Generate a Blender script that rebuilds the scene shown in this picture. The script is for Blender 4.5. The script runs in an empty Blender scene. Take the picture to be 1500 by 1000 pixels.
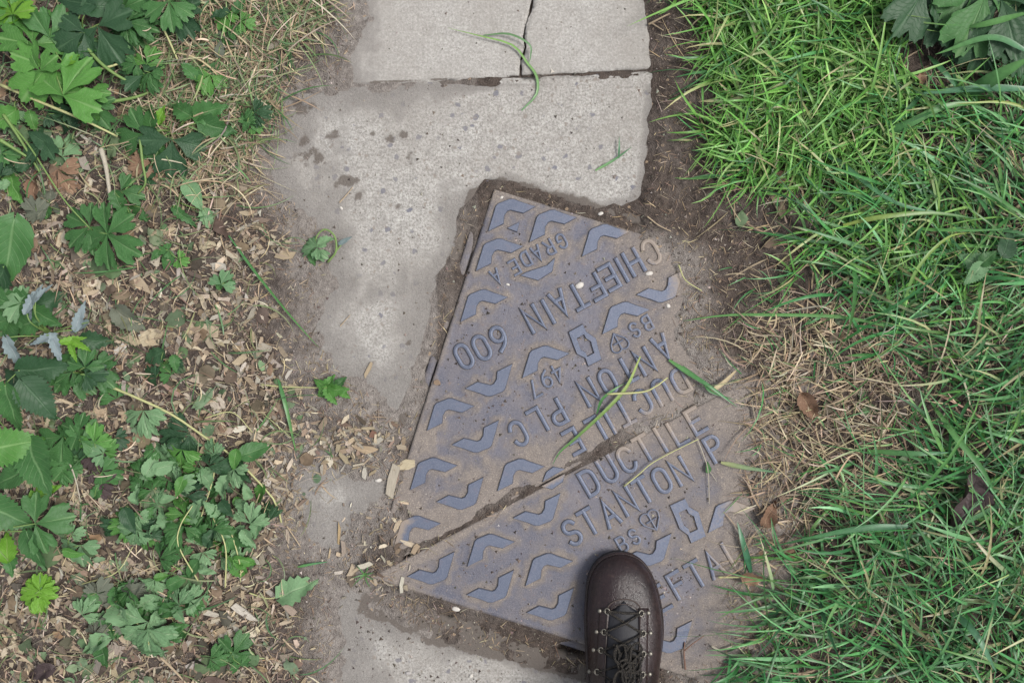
import bpy, math, random
import numpy as np
from mathutils import Vector, Matrix
random.seed(7)
rng = np.random.default_rng(11)
scene = bpy.context.scene
COL = scene.collection
R = math.radians
S = 0.00105                      # metres on the ground per photo pixel (1500 px wide photo)
HCAM = 1500 * S * 35 / 36        # camera height for a 35 mm lens looking straight down

# ------------------------------------------------------------------ camera, sky, sun, exposure
cam = bpy.data.cameras.new('camera'); cam.lens = 35; cam.sensor_width = 36
cam.clip_start = 0.05; cam.clip_end = 300
co = bpy.data.objects.new('camera', cam); COL.objects.link(co)
co.location = (0, 0, HCAM); co.rotation_euler = (0, 0, 0); scene.camera = co

SUN_EL, SUN_AZ = R(60), R(88)
world = bpy.data.worlds.new('World'); scene.world = world; world.use_nodes = True
wn = world.node_tree; wn.nodes.clear()
sky = wn.nodes.new('ShaderNodeTexSky'); sky.sky_type = 'NISHITA'; sky.sun_disc = False
sky.sun_elevation = SUN_EL; sky.sun_rotation = SUN_AZ; sky.air_density = 1.0; sky.dust_density = 3.0
hs = wn.nodes.new('ShaderNodeHueSaturation'); hs.inputs['Saturation'].default_value = 0.28
bg = wn.nodes.new('ShaderNodeBackground'); bg.inputs['Strength'].default_value = 0.098
wo = wn.nodes.new('ShaderNodeOutputWorld')
wn.links.new(sky.outputs[0], hs.inputs['Color']); wn.links.new(hs.outputs[0], bg.inputs['Color'])
wn.links.new(bg.outputs[0], wo.inputs['Surface'])
sun = bpy.data.lights.new('sun', 'SUN'); sun.energy = 1.5; sun.angle = R(17); sun.color = (1.0, 0.96, 0.9)
so = bpy.data.objects.new('sun', sun); COL.objects.link(so)
sd = Vector((math.sin(SUN_AZ) * math.cos(SUN_EL), math.cos(SUN_AZ) * math.cos(SUN_EL), math.sin(SUN_EL)))
so.rotation_euler = sd.to_track_quat('Z', 'Y').to_euler(); so.location = sd * 5
scene.view_settings.view_transform = 'Standard'; scene.view_settings.look = 'None'
scene.view_settings.exposure = 0.93; scene.view_settings.gamma = 1.0
scene.view_settings.use_curve_mapping = False

# ------------------------------------------------------------------ fields
def wx(px): return (np.asarray(px, float) - 750) * S
def wy(py): return (500 - np.asarray(py, float)) * S
def W(px, py, z=0.0):
    """world point at height z above the ground that the photo shows at this pixel"""
    k = 1 - z / HCAM
    return Vector(((px - 750) * S * k, (500 - py) * S * k, z))
def _hash(ix, iy, seed):
    h = (ix.astype(np.int64) * 374761393 + iy.astype(np.int64) * 668265263 + seed * 974634777) & 0xffffffff
    h = ((h ^ (h >> 13)) * 1274126177) & 0xffffffff
    return ((h ^ (h >> 16)) & 0xffff) / 65535.0
def vnoise(x, y, seed=0):
    x = np.asarray(x, float); y = np.asarray(y, float)
    ix = np.floor(x); iy = np.floor(y); fx = x - ix; fy = y - iy
    fx = fx * fx * (3 - 2 * fx); fy = fy * fy * (3 - 2 * fy)
    a = _hash(ix, iy, seed); b = _hash(ix + 1, iy, seed); c = _hash(ix, iy + 1, seed); d = _hash(ix + 1, iy + 1, seed)
    return (a * (1 - fx) + b * fx) * (1 - fy) + (c * (1 - fx) + d * fx) * fy
def fbm(px, py, scale, seed=0, octv=4):
    """-1..1 noise, scale in pixels"""
    s = 0; a = 1.0; t = 0
    for o in range(octv):
        s = s + a * (vnoise(np.asarray(px) / scale * 2 ** o + 17.3 * o, np.asarray(py) / scale * 2 ** o + 5.1 * o, seed + o) * 2 - 1)
        t += a; a *= 0.55
    return s / t * 1.6
def sdist(poly, px, py):
    """signed distance in px, positive outside"""
    px = np.asarray(px, float); py = np.asarray(py, float)
    d = np.full(px.shape, 1e9); ins = np.zeros(px.shape, bool); n = len(poly)
    for i in range(n):
        (ax, ay), (bx, by) = poly[i], poly[(i + 1) % n]
        ex, ey = bx - ax, by - ay
        t = np.clip(((px - ax) * ex + (py - ay) * ey) / (ex * ex + ey * ey + 1e-9), 0, 1)
        d = np.minimum(d, np.hypot(px - ax - t * ex, py - ay - t * ey))
        if by != ay:
            c = ((ay > py) != (by > py)) & (px < ex * (py - ay) / (by - ay) + ax)
            ins ^= c
    return np.where(ins, -d, d)
def sstep(a, b, x):
    t = np.clip((x - a) / (b - a), 0, 1); return t * t * (3 - 2 * t)

# corners of the square formed by the two triangular covers (photo pixels)
E1 = np.array((0.954, 0.300)); E2 = np.array((-0.300, 0.954)); SIDE = 596
QA = np.array((722.0, 274.0)); QB = QA + SIDE * E2; QC = QA + SIDE * E1; QD = QB + SIDE * E1
LID1, LID2, SLAB = 0.004, 0.008, 0.0

V_UP = [(522, -500), (526, 0), (522, 40), (512, 70), (500, 140), (700, 128), (957, 116), (953, 60), (947, 0), (938, -500)]
V_SUR = [(418, 140), (500, 127), (700, 117), (957, 104), (957, 190), (946, 250), (938, 296), (915, 304), (880, 309), (800, 286), (775, 276), (740, 266), (712, 278), (679, 311), (665, 353), (649, 395), (642, 440), (633, 485), (625, 521),
         (608, 562), (588, 612), (562, 600), (525, 565), (490, 535), (470, 480), (468, 420), (480, 350), (440, 305), (400, 275), (388, 230), (400, 170)]
V_LOW = [(488, 850), (515, 858), (560, 892), (640, 932), (700, 950), (780, 972), (860, 985), (960, 1010), (960, 1500), (470, 1500), (486, 1000), (490, 930)]
V_WORN = [(432, 688), (500, 676), (556, 700), (560, 735), (520, 775), (500, 815), (440, 800), (424, 745)]
V_LID1 = [(735, 284), (800, 296), (880, 318), (925, 335), (955, 375), (995, 400), (1000, 440), (985, 480), (1005, 520), (1020, 548), (1000, 585), (830, 690), (700, 757), (640, 781), (592, 802),
          (578, 795), (600, 760), (592, 715), (597, 665), (632, 545), (672, 410), (690, 335), (715, 292)]
V_LID2 = [(578, 838), (600, 824), (820, 698), (1062, 574), (1072, 640), (1078, 740), (1068, 800), (1062, 880), (1052, 960), (1010, 990), (930, 967), (860, 946), (750, 914), (640, 877), (622, 869), (590, 855)]
STRIP = [(692, 280), (740, 265), (800, 284), (935, 318), (935, 345), (735, 290), (700, 330), (640, 545), (604, 660), (565, 650), (618, 560), (650, 430)]
STRIP2 = [(545, 850), (640, 882), (860, 950), (1012, 992), (1010, 1060), (850, 990), (640, 940), (530, 892)]
BLOBS = [(572, 205, 18), (592, 200, 10), (600, 228, 12), (548, 232, 10), (545, 195, 8), (480, 200, 12), (470, 232, 16), (500, 272, 20), (448, 200, 11), (530, 215, 9), (603, 272, 9), (585, 300, 7), (420, 235, 14), (612, 452, 7), (520, 300, 12), (600, 500, 6), (930, 287, 9), (958, 215, 10), (440, 160, 14)]
HOLES = [(634, 547, 10, 22), (842, 950, 26, 12), (632, 620, 6, 14), (605, 815, 14, 8)]

def soil_fields(px, py):
    px = np.asarray(px, float); py = np.asarray(py, float)
    n1 = fbm(px, py, 60, 1, 5); n2 = fbm(px, py, 14, 9, 3)
    dS = np.minimum(np.minimum(sdist(V_UP, px, py), sdist(V_SUR, px, py)), np.minimum(sdist(V_LOW, px, py), sdist(V_WORN, px, py)))
    d1 = sdist(V_LID1, px, py); d2 = sdist(V_LID2, px, py)
    # soft, crumbly edge where the earth has crept over the slabs: wider on the worn side
    lf = sstep(600, 700, px); soft = 24 - 15 * lf
    st0 = np.minimum(sdist(STRIP, px, py), sdist(STRIP2, px, py)); soft = np.minimum(soft, 5 + .35 * np.maximum(0, st0 - 6))
    dS2 = dS + n1 * soft * .8 + n2 * soft * .3
    zS = np.clip(dS2 * (.00016 + .00020 * lf), -.012, .007)
    for bx, by, br in ():
        q = np.hypot(px - bx, (py - by) * 1.1) + n1 * br * .7 + n2 * br * .4
        zS = np.maximum(zS, np.clip((br * .38 - q) * .00010 + n2 * .0011 + fbm(px, py, 5, 91, 2) * .0008, -.012, .0022))
    rt = sstep(900, 980, px); m1 = d1 + n1 * (6 + 8 * rt) + n2 * (4 + 4 * rt); m2 = d2 + (n1 * 12 + n2 * 7) * rt + (n1 * 2 + n2) * (1 - rt)
    z1 = np.clip(m1 * (.0005 - .00032 * rt), -.016, .007) + LID1 + rt * n2 * .0008
    z2 = np.clip(m2 * (.0006 - .00042 * rt), -.022, .006) + LID2 + rt * n2 * .0008
    z = np.minimum(np.minimum(zS + .001, z1), z2)
    st = np.minimum(sdist(STRIP, px, py), sdist(STRIP2, px, py)) + n2 * 3
    cap = -.0004 + n1 * .0016 + n2 * .0013 - .006 * sstep(1.6, .6, np.hypot((px - 684) / 10, (py - 372) / 34))
    k = sstep(10, -4, st); z = np.where(k > 0, np.minimum(z, z * (1 - k) + cap * k), z)
    # the joint between the two covers is packed with earth just under their edges
    jt = (px - 542) * .478 + (py - 842) * .878     # distance below the diagonal
    jw = n1 * 3 + n2 * 2; kj = sstep(-15, -6, jt + jw) * sstep(2, -1.5, jt) * (px > 560) * (px < 1100)
    z = np.where(kj > 0, np.maximum(z, (LID1 + .0009 + n2 * .0010 + n1 * .0008) * kj + z * (1 - kj)), z)
    for hx, hy, ra, rb in HOLES:
        q = ((px - hx) / ra) ** 2 + ((py - hy) / rb) ** 2
        z = z - .022 * sstep(1.5, .4, q + n2 * .3)
    d = np.minimum(np.minimum(dS, d1), d2)
    rough = n1 * .0024 + n2 * .0015 + fbm(px, py, 9, 30, 2) * .0012
    z = z + rough * sstep(2, 30, d)
    z = z + .010 * sstep(60, 260, d) * (1 + .5 * fbm(px, py, 120, 5, 3))
    return z, d, dS, d1, d2, n1, n2
def soil_z(px, py): return soil_fields(np.atleast_1d(px), np.atleast_1d(py))[0]
SUR_OUT = [(385, 131.5), (500, 125.5), (762, 114.5), (963, 104), (976, 300), (1345, 418), (1150, 1110), (440, 1110), (405, 800), (410, 690), (395, 400)]
def in_square(px, py):
    u = (px - QA[0]) * E1[0] + (py - QA[1]) * E1[1]; v = (px - QA[0]) * E2[0] + (py - QA[1]) * E2[1]
    return u, v
def surf_z(px, py):
    px = np.atleast_1d(np.asarray(px, float)); py = np.atleast_1d(np.asarray(py, float))
    z = soil_z(px, py); u, v = in_square(px, py)
    ins = (u > 0) & (v > 0) & (u < SIDE) & (v < SIDE)
    z = np.where(ins, np.maximum(z, np.where(u + v < SIDE, LID1, LID2)), z)
    slab = (sdist(V_UP, px, py) < 0) | ((sdist(SUR_OUT, px, py) < 0) & ~((u > -20) & (v > -14) & (u < SIDE + 20) & (v < SIDE + 20)))
    return np.where(slab, np.maximum(z, SLAB), z)
def sz(px, py): return float(surf_z(px, py)[0])

# ------------------------------------------------------------------ materials
class NT:
    def __init__(s, name):
        s.m = bpy.data.materials.new(name); s.m.use_nodes = True; s.t = s.m.node_tree; s.t.nodes.clear()
        s.out = s.t.nodes.new('ShaderNodeOutputMaterial'); s.b = s.t.nodes.new('ShaderNodeBsdfPrincipled')
        s.t.links.new(s.b.outputs[0], s.out.inputs[0])
    def n(s, typ, **kw):
        x = s.t.nodes.new('ShaderNode' + typ)
        for k, v in kw.items():
            if k in x.bl_rna.properties: setattr(x, k, v)
            else: s.set(x, k.replace('_', ' '), v)
        return x
    def set(s, node, inp, v):
        i = node.inputs[inp]
        if isinstance(v, bpy.types.NodeSocket): s.t.links.new(v, i)
        elif hasattr(i.default_value, '__len__') and not hasattr(v, '__len__'): i.default_value = (v,) * len(i.default_value)
        elif hasattr(v, '__len__') and len(v) == 3 and len(i.default_value) == 4: i.default_value = (*v, 1)
        else: i.default_value = v
    def B(s, **kw):
        for k, v in kw.items(): s.set(s.b, k.replace('_', ' '), v)
    def coord(s, out='Object'): return s.n('TexCoord').outputs[out]
    def pos(s): return s.n('NewGeometry').outputs['Position']
    def noise(s, vec, scale, detail=4, rough=.55, out=0):
        x = s.n('TexNoise'); s.set(x, 'Vector', vec); s.set(x, 'Scale', scale); s.set(x, 'Detail', detail); s.set(x, 'Roughness', rough); return x.outputs[out]
    def vor(s, vec, scale, feature='F1', out='Distance'):
        x = s.n('TexVoronoi', feature=feature); s.set(x, 'Vector', vec); s.set(x, 'Scale', scale); return x.outputs[out]
    def ramp(s, fac, stops):
        x = s.n('ValToRGB'); s.set(x, 'Fac', fac); e = x.color_ramp.elements
        while len(e) < len(stops): e.new(.5)
        for i, (p, c) in enumerate(stops):
            e[i].position = p; e[i].color = (*c, 1) if hasattr(c, '__len__') else (c, c, c, 1)
        return x.outputs[0]
    def mix(s, f, a, b, mode='MIX'):
        x = s.n('Mix', data_type='RGBA', blend_type=mode)
        for i, v in ((0, f), (6, a), (7, b)):
            if isinstance(v, bpy.types.NodeSocket): s.t.links.new(v, x.inputs[i])
            elif i == 0: x.inputs[0].default_value = v
            else: x.inputs[i].default_value = (*v, 1) if len(v) == 3 else v
        return x.outputs[2]
    def math(s, op, a, b=0.0, c=0.0, clamp=False):
        x = s.n('Math', operation=op, use_clamp=clamp)
        for i, v in enumerate((a, b, c)):
            if isinstance(v, bpy.types.NodeSocket): s.t.links.new(v, x.inputs[i])
            else: x.inputs[i].default_value = v
        return x.outputs[0]
    def attr(s, name, out='Fac'):
        x = s.n('Attribute'); x.attribute_name = name; return x.outputs[out]
    def bump(s, h, strength=.5, dist=.002, normal=None):
        x = s.n('Bump'); s.set(x, 'Height', h); s.set(x, 'Strength', strength); s.set(x, 'Distance', dist)
        if normal is not None: s.set(x, 'Normal', normal)
        return x.outputs[0]

def mat_soil():
    t = NT('soil'); P = t.pos(); dry = t.attr('dry')
    big = t.noise(P, 14, 6, .65); med = t.noise(P, 90, 6, .7); fine = t.noise(P, 500, 4, .7); gr = t.vor(P, 420)
    medc = t.ramp(med, [(.3, 0), (.7, 1)])
    dark = t.mix(medc, (.030, .023, .020), (.118, .092, .077))
    pale = t.mix(medc, (.125, .108, .098), (.31, .28, .255))
    f = t.math('ADD', dry, t.math('MULTIPLY', t.math('SUBTRACT', big, .5), 1.3), clamp=True)
    c = t.mix(f, dark, pale)
    c = t.mix(t.ramp(fine, [(.62, 0), (.74, 1)]), c, (.36, .31, .27))
    c = t.mix(t.ramp(fine, [(.28, 1), (.40, 0)]), c, (.035, .028, .024))
    rnd = t.vor(P, 260, out='Color')
    c = t.mix(t.ramp(rnd, [(.90, 0), (.93, .75)]), c, (.34, .25, .17))
    t.B(Base_Color=c, Roughness=.95, Specular_IOR_Level=.25)
    h = t.math('ADD', t.math('MULTIPLY', med, 1.0), t.math('ADD', t.math('MULTIPLY', fine, .5), t.math('MULTIPLY', gr, .6)))
    t.B(Normal=t.bump(h, .9, .004)); return t.m
def mat_concrete(name, fine_slab):
    t = NT(name); P = t.pos(); d = t.attr('dirt')
    n0 = t.noise(P, 7, 5, .6); n1 = t.noise(P, 60, 6, .7); n2 = t.noise(P, 260, 5, .8); vo = t.vor(P, 330); vc = t.vor(P, 330, out='Color')
    if fine_slab: a, b = (.30, .288, .27), (.40, .386, .365)
    else: a, b = (.26, .248, .232), (.455, .44, .415)
    c = t.mix(t.ramp(n1, [(.3, 0), (.7, 1)]), a, b)
    c = t.mix(t.math('MULTIPLY', t.ramp(n2, [(.40, 1), (.52, 0)]), .8 if not fine_slab else .5), c, (.17, .157, .142))
    c = t.mix(t.math('MULTIPLY', t.ramp(n2, [(.54, 0), (.66, 1)]), .6), c, (.56, .54, .505))
    # aggregate showing through: sparse grey, brown and bluish stones with their own outline
    wob = t.noise(P, 120, 3, .5, 1)
    Pw = t.n('MixRGB'); Pw.blend_type = 'ADD'; Pw.inputs[0].default_value = .006; Pw.inputs[0].default_value = .010; t.set(Pw, 'Color1', P); t.set(Pw, 'Color2', wob)
    for sc, lim, colr in ((62, .30 if not fine_slab else .06, (.13, .13, .16)), (88, .27 if not fine_slab else .08, (.22, .19, .165)), (150, .26, (.25, .23, .215))):
        vd = t.vor(Pw.outputs[0], sc); vcol = t.vor(Pw.outputs[0], sc, out='Color')
        pick = t.ramp(vcol, [(.60, 0), (.64, 1)])
        m = t.math('MULTIPLY', t.ramp(vd, [(lim * .75, 1), (lim, 0)]), pick)
        c = t.mix(t.math('MULTIPLY', m, .85), c, colr)
    # blotchy grey wear
    c = t.mix(t.math('MULTIPLY', t.ramp(n0, [(.38, 0), (.62, 1)]), .5), c, (.25, .23, .208))
    dd = t.math('ADD', d, t.math('MULTIPLY', t.math('SUBTRACT', n1, .5), t.math('MULTIPLY', t.ramp(d, [(0, 0), (.25, 1), (1, 1)]), 1.5)))
    dd = t.math('ADD', dd, t.math('MULTIPLY', t.math('SUBTRACT', n2, .5), t.math('MULTIPLY', t.ramp(d, [(0, 0), (.2, 1), (1, 1)]), 1.1)), clamp=True)
    dirt = t.mix(n1, (.12, .108, .10), (.27, .252, .235))
    n3 = t.noise(P, 700, 3, .7); dirt = t.mix(1.0, dirt, t.ramp(n3, [(.3, .55), (.5, .95), (.7, 1.25)]), 'MULTIPLY')
    dd = t.math('ADD', dd, t.math('MULTIPLY', t.math('SUBTRACT', t.noise(P, 25, 6, .75), .5), t.math('MULTIPLY', t.ramp(d, [(0, 0), (.15, 1), (1, 1)]), 1.1)), clamp=True)
    c = t.mix(t.ramp(dd, [(.30, 0), (.48, .55), (.9, .85)]), c, dirt)
    mud = t.math('ADD', t.attr('mud'), t.math('ADD', t.math('MULTIPLY', t.math('SUBTRACT', n1, .5), 1.1), t.math('MULTIPLY', t.math('SUBTRACT', n2, .5), .9)), clamp=True)
    mud = t.math('MULTIPLY', mud, t.ramp(t.attr('mud'), [(0, 0), (.15, 1)]))
    c = t.mix(t.ramp(mud, [(.45, 0), (.62, .85)]), c, (.105, .088, .076))
    t.B(Base_Color=c, Roughness=.93, Specular_IOR_Level=.25)
    if fine_slab:   # a press pattern of tiny pimples
        w = t.n('TexVoronoi', feature='F1'); t.set(w, 'Vector', P); t.set(w, 'Scale', 115.0); t.set(w, 'Randomness', .12)
        h = t.math('ADD', t.math('MULTIPLY', w.outputs['Distance'], .8), t.math('MULTIPLY', n2, 1.2))
        t.B(Normal=t.bump(h, .55, .0016))
    else:
        h = t.math('ADD', t.math('MULTIPLY', n1, .8), t.math('ADD', n2, t.math('MULTIPLY', vo, .5)))
        t.B(Normal=t.bump(h, .7, .002))
    return t.m
def mat_steel():
    t = NT('cast_iron'); P = t.pos(); d = t.attr('dirt')
    n0 = t.noise(P, 22, 5, .65); n1 = t.noise(P, 90, 5, .7); n2 = t.noise(P, 600, 3, .7)
    clean = t.mix(t.ramp(n0, [(.35, 0), (.65, 1)]), (.078, .080, .108), (.120, .108, .116))
    clean = t.mix(t.math('MULTIPLY', t.ramp(n2, [(.45, 0), (.7, 1)]), .5), clean, (.21, .205, .225))
    clean = t.mix(t.ramp(n1, [(.60, 0), (.76, .45)]), clean, (.20, .125, .085))
    earth = t.mix(n1, (.112, .094, .083), (.228, .20, .182))
    earth = t.mix(t.ramp(n2, [(.52, 0), (.72, .8)]), earth, (.42, .35, .29))
    earth = t.mix(t.ramp(n2, [(.28, .8), (.42, 0)]), earth, (.075, .056, .045))
    dd = t.math('ADD', d, t.math('ADD', t.math('MULTIPLY', t.math('SUBTRACT', n1, .5), .9), t.math('MULTIPLY', t.math('SUBTRACT', n0, .5), .9)), clamp=True)
    f = t.ramp(dd, [(.15, 0), (.95, 1)])
    t.B(Base_Color=t.mix(f, clean, earth), Metallic=t.math('MULTIPLY', t.math('SUBTRACT', 1.0, f), .35), Roughness=t.math('ADD', .5, t.math('MULTIPLY', f, .42)))
    h = t.math('ADD', t.math('MULTIPLY', n1, .6), t.math('ADD', n2, t.math('MULTIPLY', f, n1)))
    t.B(Normal=t.bump(h, .5, .0012)); return t.m
def mat_raised():
    t = NT('worn_iron'); P = t.pos(); d = t.attr('dirt')
    n1 = t.noise(P, 70, 5, .7); n2 = t.noise(P, 700, 3, .7)
    c = t.mix(n1, (.062, .078, .122), (.108, .122, .168))
    c = t.mix(t.math('MULTIPLY', t.ramp(n2, [(.45, 0), (.7, 1)]), .45), c, (.19, .205, .25))
    c = t.mix(t.math('MULTIPLY', t.ramp(n1, [(.57, 0), (.7, 1)]), .35), c, (.12, .10, .12))
    dd = t.math('ADD', d, t.math('MULTIPLY', t.math('SUBTRACT', t.noise(P, 160, 4, .7), .5), .9), clamp=True)
    f = t.ramp(dd, [(.3, 0), (.8, 1)])
    c = t.mix(f, c, (.215, .175, .145))
    t.B(Base_Color=c, Metallic=t.math('MULTIPLY', t.math('SUBTRACT', 1.0, f), .4), Roughness=.5)
    t.B(Normal=t.bump(t.math('ADD', n1, n2), .35, .001)); return t.m
def mat_blade(name, trans=.3, rough=.5, grain=0.0):
    t = NT(name); c = t.attr('Col', 'Color'); P = t.pos()
    uv = t.n('UVMap').outputs[0]
    if grain:
        mp = t.n('Mapping'); t.set(mp, 'Vector', uv); mp.inputs['Scale'].default_value = (3, 60, 1)
        g = t.noise(mp.outputs[0], 1.0, 4, .6)
        c = t.mix(1.0, c, t.ramp(g, [(.25, .98 - grain), (.70, 1.0)]), 'MULTIPLY')
        t.B(Normal=t.bump(g, .5, .0015))
    else:
        g = t.noise(P, 130, 3, .6)
        c = t.mix(1.0, c, t.ramp(g, [(.3, .72), (.7, 1.0)]), 'MULTIPLY')
    t.B(Base_Color=c, Roughness=rough, Specular_IOR_Level=.35)
    if trans:
        tr = t.n('BsdfTranslucent'); t.set(tr, 'Color', c)
        mx = t.n('MixShader'); mx.inputs[0].default_value = trans
        t.t.links.new(t.b.outputs[0], mx.inputs[1]); t.t.links.new(tr.outputs[0], mx.inputs[2]); t.t.links.new(mx.outputs[0], t.out.inputs[0])
    return t.m
def mat_leaf(name, c1, c2, vein, trans=.25, rough=.5, veins=9.0):
    t = NT(name); uv = t.n('UVMap').outputs[0]; sp = t.n('SeparateXYZ'); t.set(sp, 'Vector', uv)
    u = t.math('ABSOLUTE', t.math('SUBTRACT', t.math('MULTIPLY', sp.outputs[0], 2.0), 1.0)); v = sp.outputs[1]
    mid = t.ramp(u, [(.03, 1), (.10, 0)])
    ph = t.math('SINE', t.math('MULTIPLY', t.math('SUBTRACT', v, t.math('MULTIPLY', u, .32)), 6.283 * veins))
    side = t.math('MULTIPLY', t.ramp(ph, [(.86, 0), (.99, 1)]), .55)
    vm = t.math('MAXIMUM', mid, side); P = t.coord('Object')
    oi = t.n('ObjectInfo').outputs['Random']
    n = t.noise(t.pos(), 55, 4, .6); n2 = t.noise(t.pos(), 260, 3, .6)
    f = t.math('ADD', t.math('MULTIPLY', n, .75), t.math('MULTIPLY', t.math('SUBTRACT', oi, .3), .6), clamp=True)
    c = t.mix(f, c1, c2); c = t.mix(t.ramp(n2, [(.62, 0), (.74, .35)]), c, tuple(min(1, x * 1.7 + .02) for x in c2))
    c = t.mix(t.math('MULTIPLY', vm, .6), c, vein)
    t.B(Base_Color=c, Roughness=rough, Specular_IOR_Level=.35)
    h = t.math('SUBTRACT', t.math('MULTIPLY', n2, .35), vm); t.B(Normal=t.bump(h, .6, .0012))
    tr = t.n('BsdfTranslucent'); t.set(tr, 'Color', c); mx = t.n('MixShader'); mx.inputs[0].default_value = trans
    t.t.links.new(t.b.outputs[0], mx.inputs[1]); t.t.links.new(tr.outputs[0], mx.inputs[2]); t.t.links.new(mx.outputs[0], t.out.inputs[0])
    return t.m
def mat_plain(name, c, rough=.6, metal=0.0, var=.25, scale=60, bump=.3, spec=.4):
    t = NT(name); P = t.pos(); n = t.noise(P, scale, 5, .65); n2 = t.noise(P, scale * 8, 3, .6)
    cc = t.mix(n, tuple(x * (1 - var) for x in c), tuple(min(1, x * (1 + var)) for x in c))
    t.B(Base_Color=cc, Roughness=rough, Metallic=metal, Specular_IOR_Level=spec, Normal=t.bump(t.math('ADD', n, n2), bump, .001)); return t.m
def mat_leather():
    t = NT('brown_leather'); P = t.pos(); n = t.noise(P, 28, 5, .6); n2 = t.noise(P, 700, 3, .6); v = t.vor(P, 900); sc = t.noise(P, 130, 6, .75)
    c = t.mix(t.ramp(n, [(.3, 0), (.7, 1)]), (.009, .0042, .005), (.022, .0098, .0108))
    c = t.mix(t.ramp(sc, [(.56, 0), (.74, .5)]), c, (.088, .056, .045))
    dus = t.noise(P, 1100, 2, .6); c = t.mix(t.math('MULTIPLY', t.ramp(dus, [(.66, 0), (.76, .5)]), t.ramp(n, [(.35, .2), (.6, 1)])), c, (.17, .14, .125))
    cre = t.vor(P, 75, 'DISTANCE_TO_EDGE'); cre2 = t.ramp(cre, [(0, 0), (.06, 1)])
    t.B(Base_Color=c, Roughness=t.math('ADD', .19, t.math('MULTIPLY', sc, .2)), Specular_IOR_Level=.5)
    t.B(Normal=t.bump(t.math('ADD', t.math('MULTIPLY', v, .5), t.math('ADD', t.math('ADD', t.math('MULTIPLY', n2, .5), t.math('MULTIPLY', cre2, .35)), t.math('MULTIPLY', sc, 1.4))), .4, .0013)); return t.m
def mat_lace():
    t = NT('flecked_lace'); uv = t.n('UVMap').outputs[0]
    w = t.n('TexWave'); w.wave_type = 'BANDS'; w.bands_direction = 'DIAGONAL'; t.set(w, 'Vector', uv); t.set(w, 'Scale', 1.6); t.set(w, 'Distortion', 2.5); t.set(w, 'Detail', 1.0)
    f = t.ramp(w.outputs[1], [(.975, 0), (1.0, 1)])
    t.B(Base_Color=t.mix(f, (.006, .006, .008), (.30, .26, .20)), Roughness=.8, Specular_IOR_Level=.2, Normal=t.bump(w.outputs[1], .5, .001)); return t.m
M = {}
M['soil'] = mat_soil(); M['slab'] = mat_concrete('pressed_concrete', True); M['conc'] = mat_concrete('cast_concrete', False)
M['iron'] = mat_steel(); M['raised'] = mat_raised()
M['grass'] = mat_blade('grass_blades', .20, .36); M['straw'] = mat_blade('straw', .12, .75); M['chip'] = mat_blade('wood', 0, .85, .5); M['litter'] = mat_blade('leaf_litter', .1, .8)
M['grit'] = mat_blade('grit', 0, .9)
M['leaf_bright'] = mat_leaf('bright_leaf', (.050, .150, .030), (.105, .275, .055), (.22, .38, .14))
M['leaf_mid'] = mat_leaf('green_leaf', (.034, .105, .030), (.070, .190, .055), (.16, .28, .12))
M['leaf_dark'] = mat_leaf('dark_leaf', (.018, .055, .024), (.034, .088, .036), (.07, .135, .07), .18)
M['leaf_pale'] = mat_leaf('pale_wilted_leaf', (.10, .21, .095), (.19, .32, .165), (.28, .39, .23), .2, .65)
M['leaf_lime'] = mat_leaf('lime_leaf', (.10, .26, .022), (.17, .36, .04), (.28, .42, .12), .3)
M['leaf_silver'] = mat_leaf('silvery_leaf', (.13, .18, .18), (.22, .27, .285), (.30, .33, .34), .15, .7)
M['leaf_grey'] = mat_leaf('withered_leaf', (.085, .10, .075), (.14, .15, .11), (.2, .2, .15), .1, .8)
M['leaf_brown'] = mat_leaf('dead_leaf', (.15, .085, .055), (.27, .17, .11), (.33, .23, .15), .12, .8)
M['leaf_plum'] = mat_leaf('dark_dead_leaf', (.035, .024, .026), (.065, .045, .045), (.09, .07, .065), .05, .6)
M['stem'] = mat_plain('green_stem', (.14, .22, .065), .55, 0, .3, 80); M['stem_pale'] = mat_plain('pale_stem', (.38, .38, .18), .6, 0, .25, 80)
M['twig'] = mat_plain('dry_twig', (.36, .28, .19), .85, 0, .4, 140, .6); M['twig_grey'] = mat_plain('grey_twig', (.36, .325, .26), .85, 0, .35, 140, .6)
M['twig_red'] = mat_plain('reddish_twig', (.17, .10, .075), .85, 0, .4, 140, .6)
M['pebble'] = mat_plain('white_pebble', (.50, .47, .43), .8, 0, .15, 200); M['pebble_grey'] = mat_plain('grey_pebble', (.33, .31, .30), .8, 0, .3, 200)
M['leather'] = mat_leather(); M['tongue'] = mat_plain('tongue_leather', (.010, .010, .014), .5, 0, .3, 150, .4); M['rubber'] = mat_plain('sole_rubber', (.014, .013, .014), .65, 0, .2, 200, .3)
M['hook'] = mat_plain('nickel', (.22, .205, .175), .45, .8, .15, 200, .15); M['lace'] = mat_lace(); M['thread'] = mat_plain('thread', (.06, .045, .04), .8, 0, .2, 300); M['sock'] = mat_plain('sock_wool', (.02, .02, .023), .95, 0, .3, 300, .6)
M['bed'] = mat_plain('bedding', (.12, .10, .085), .95, 0, .3, 90, .6)

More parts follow.
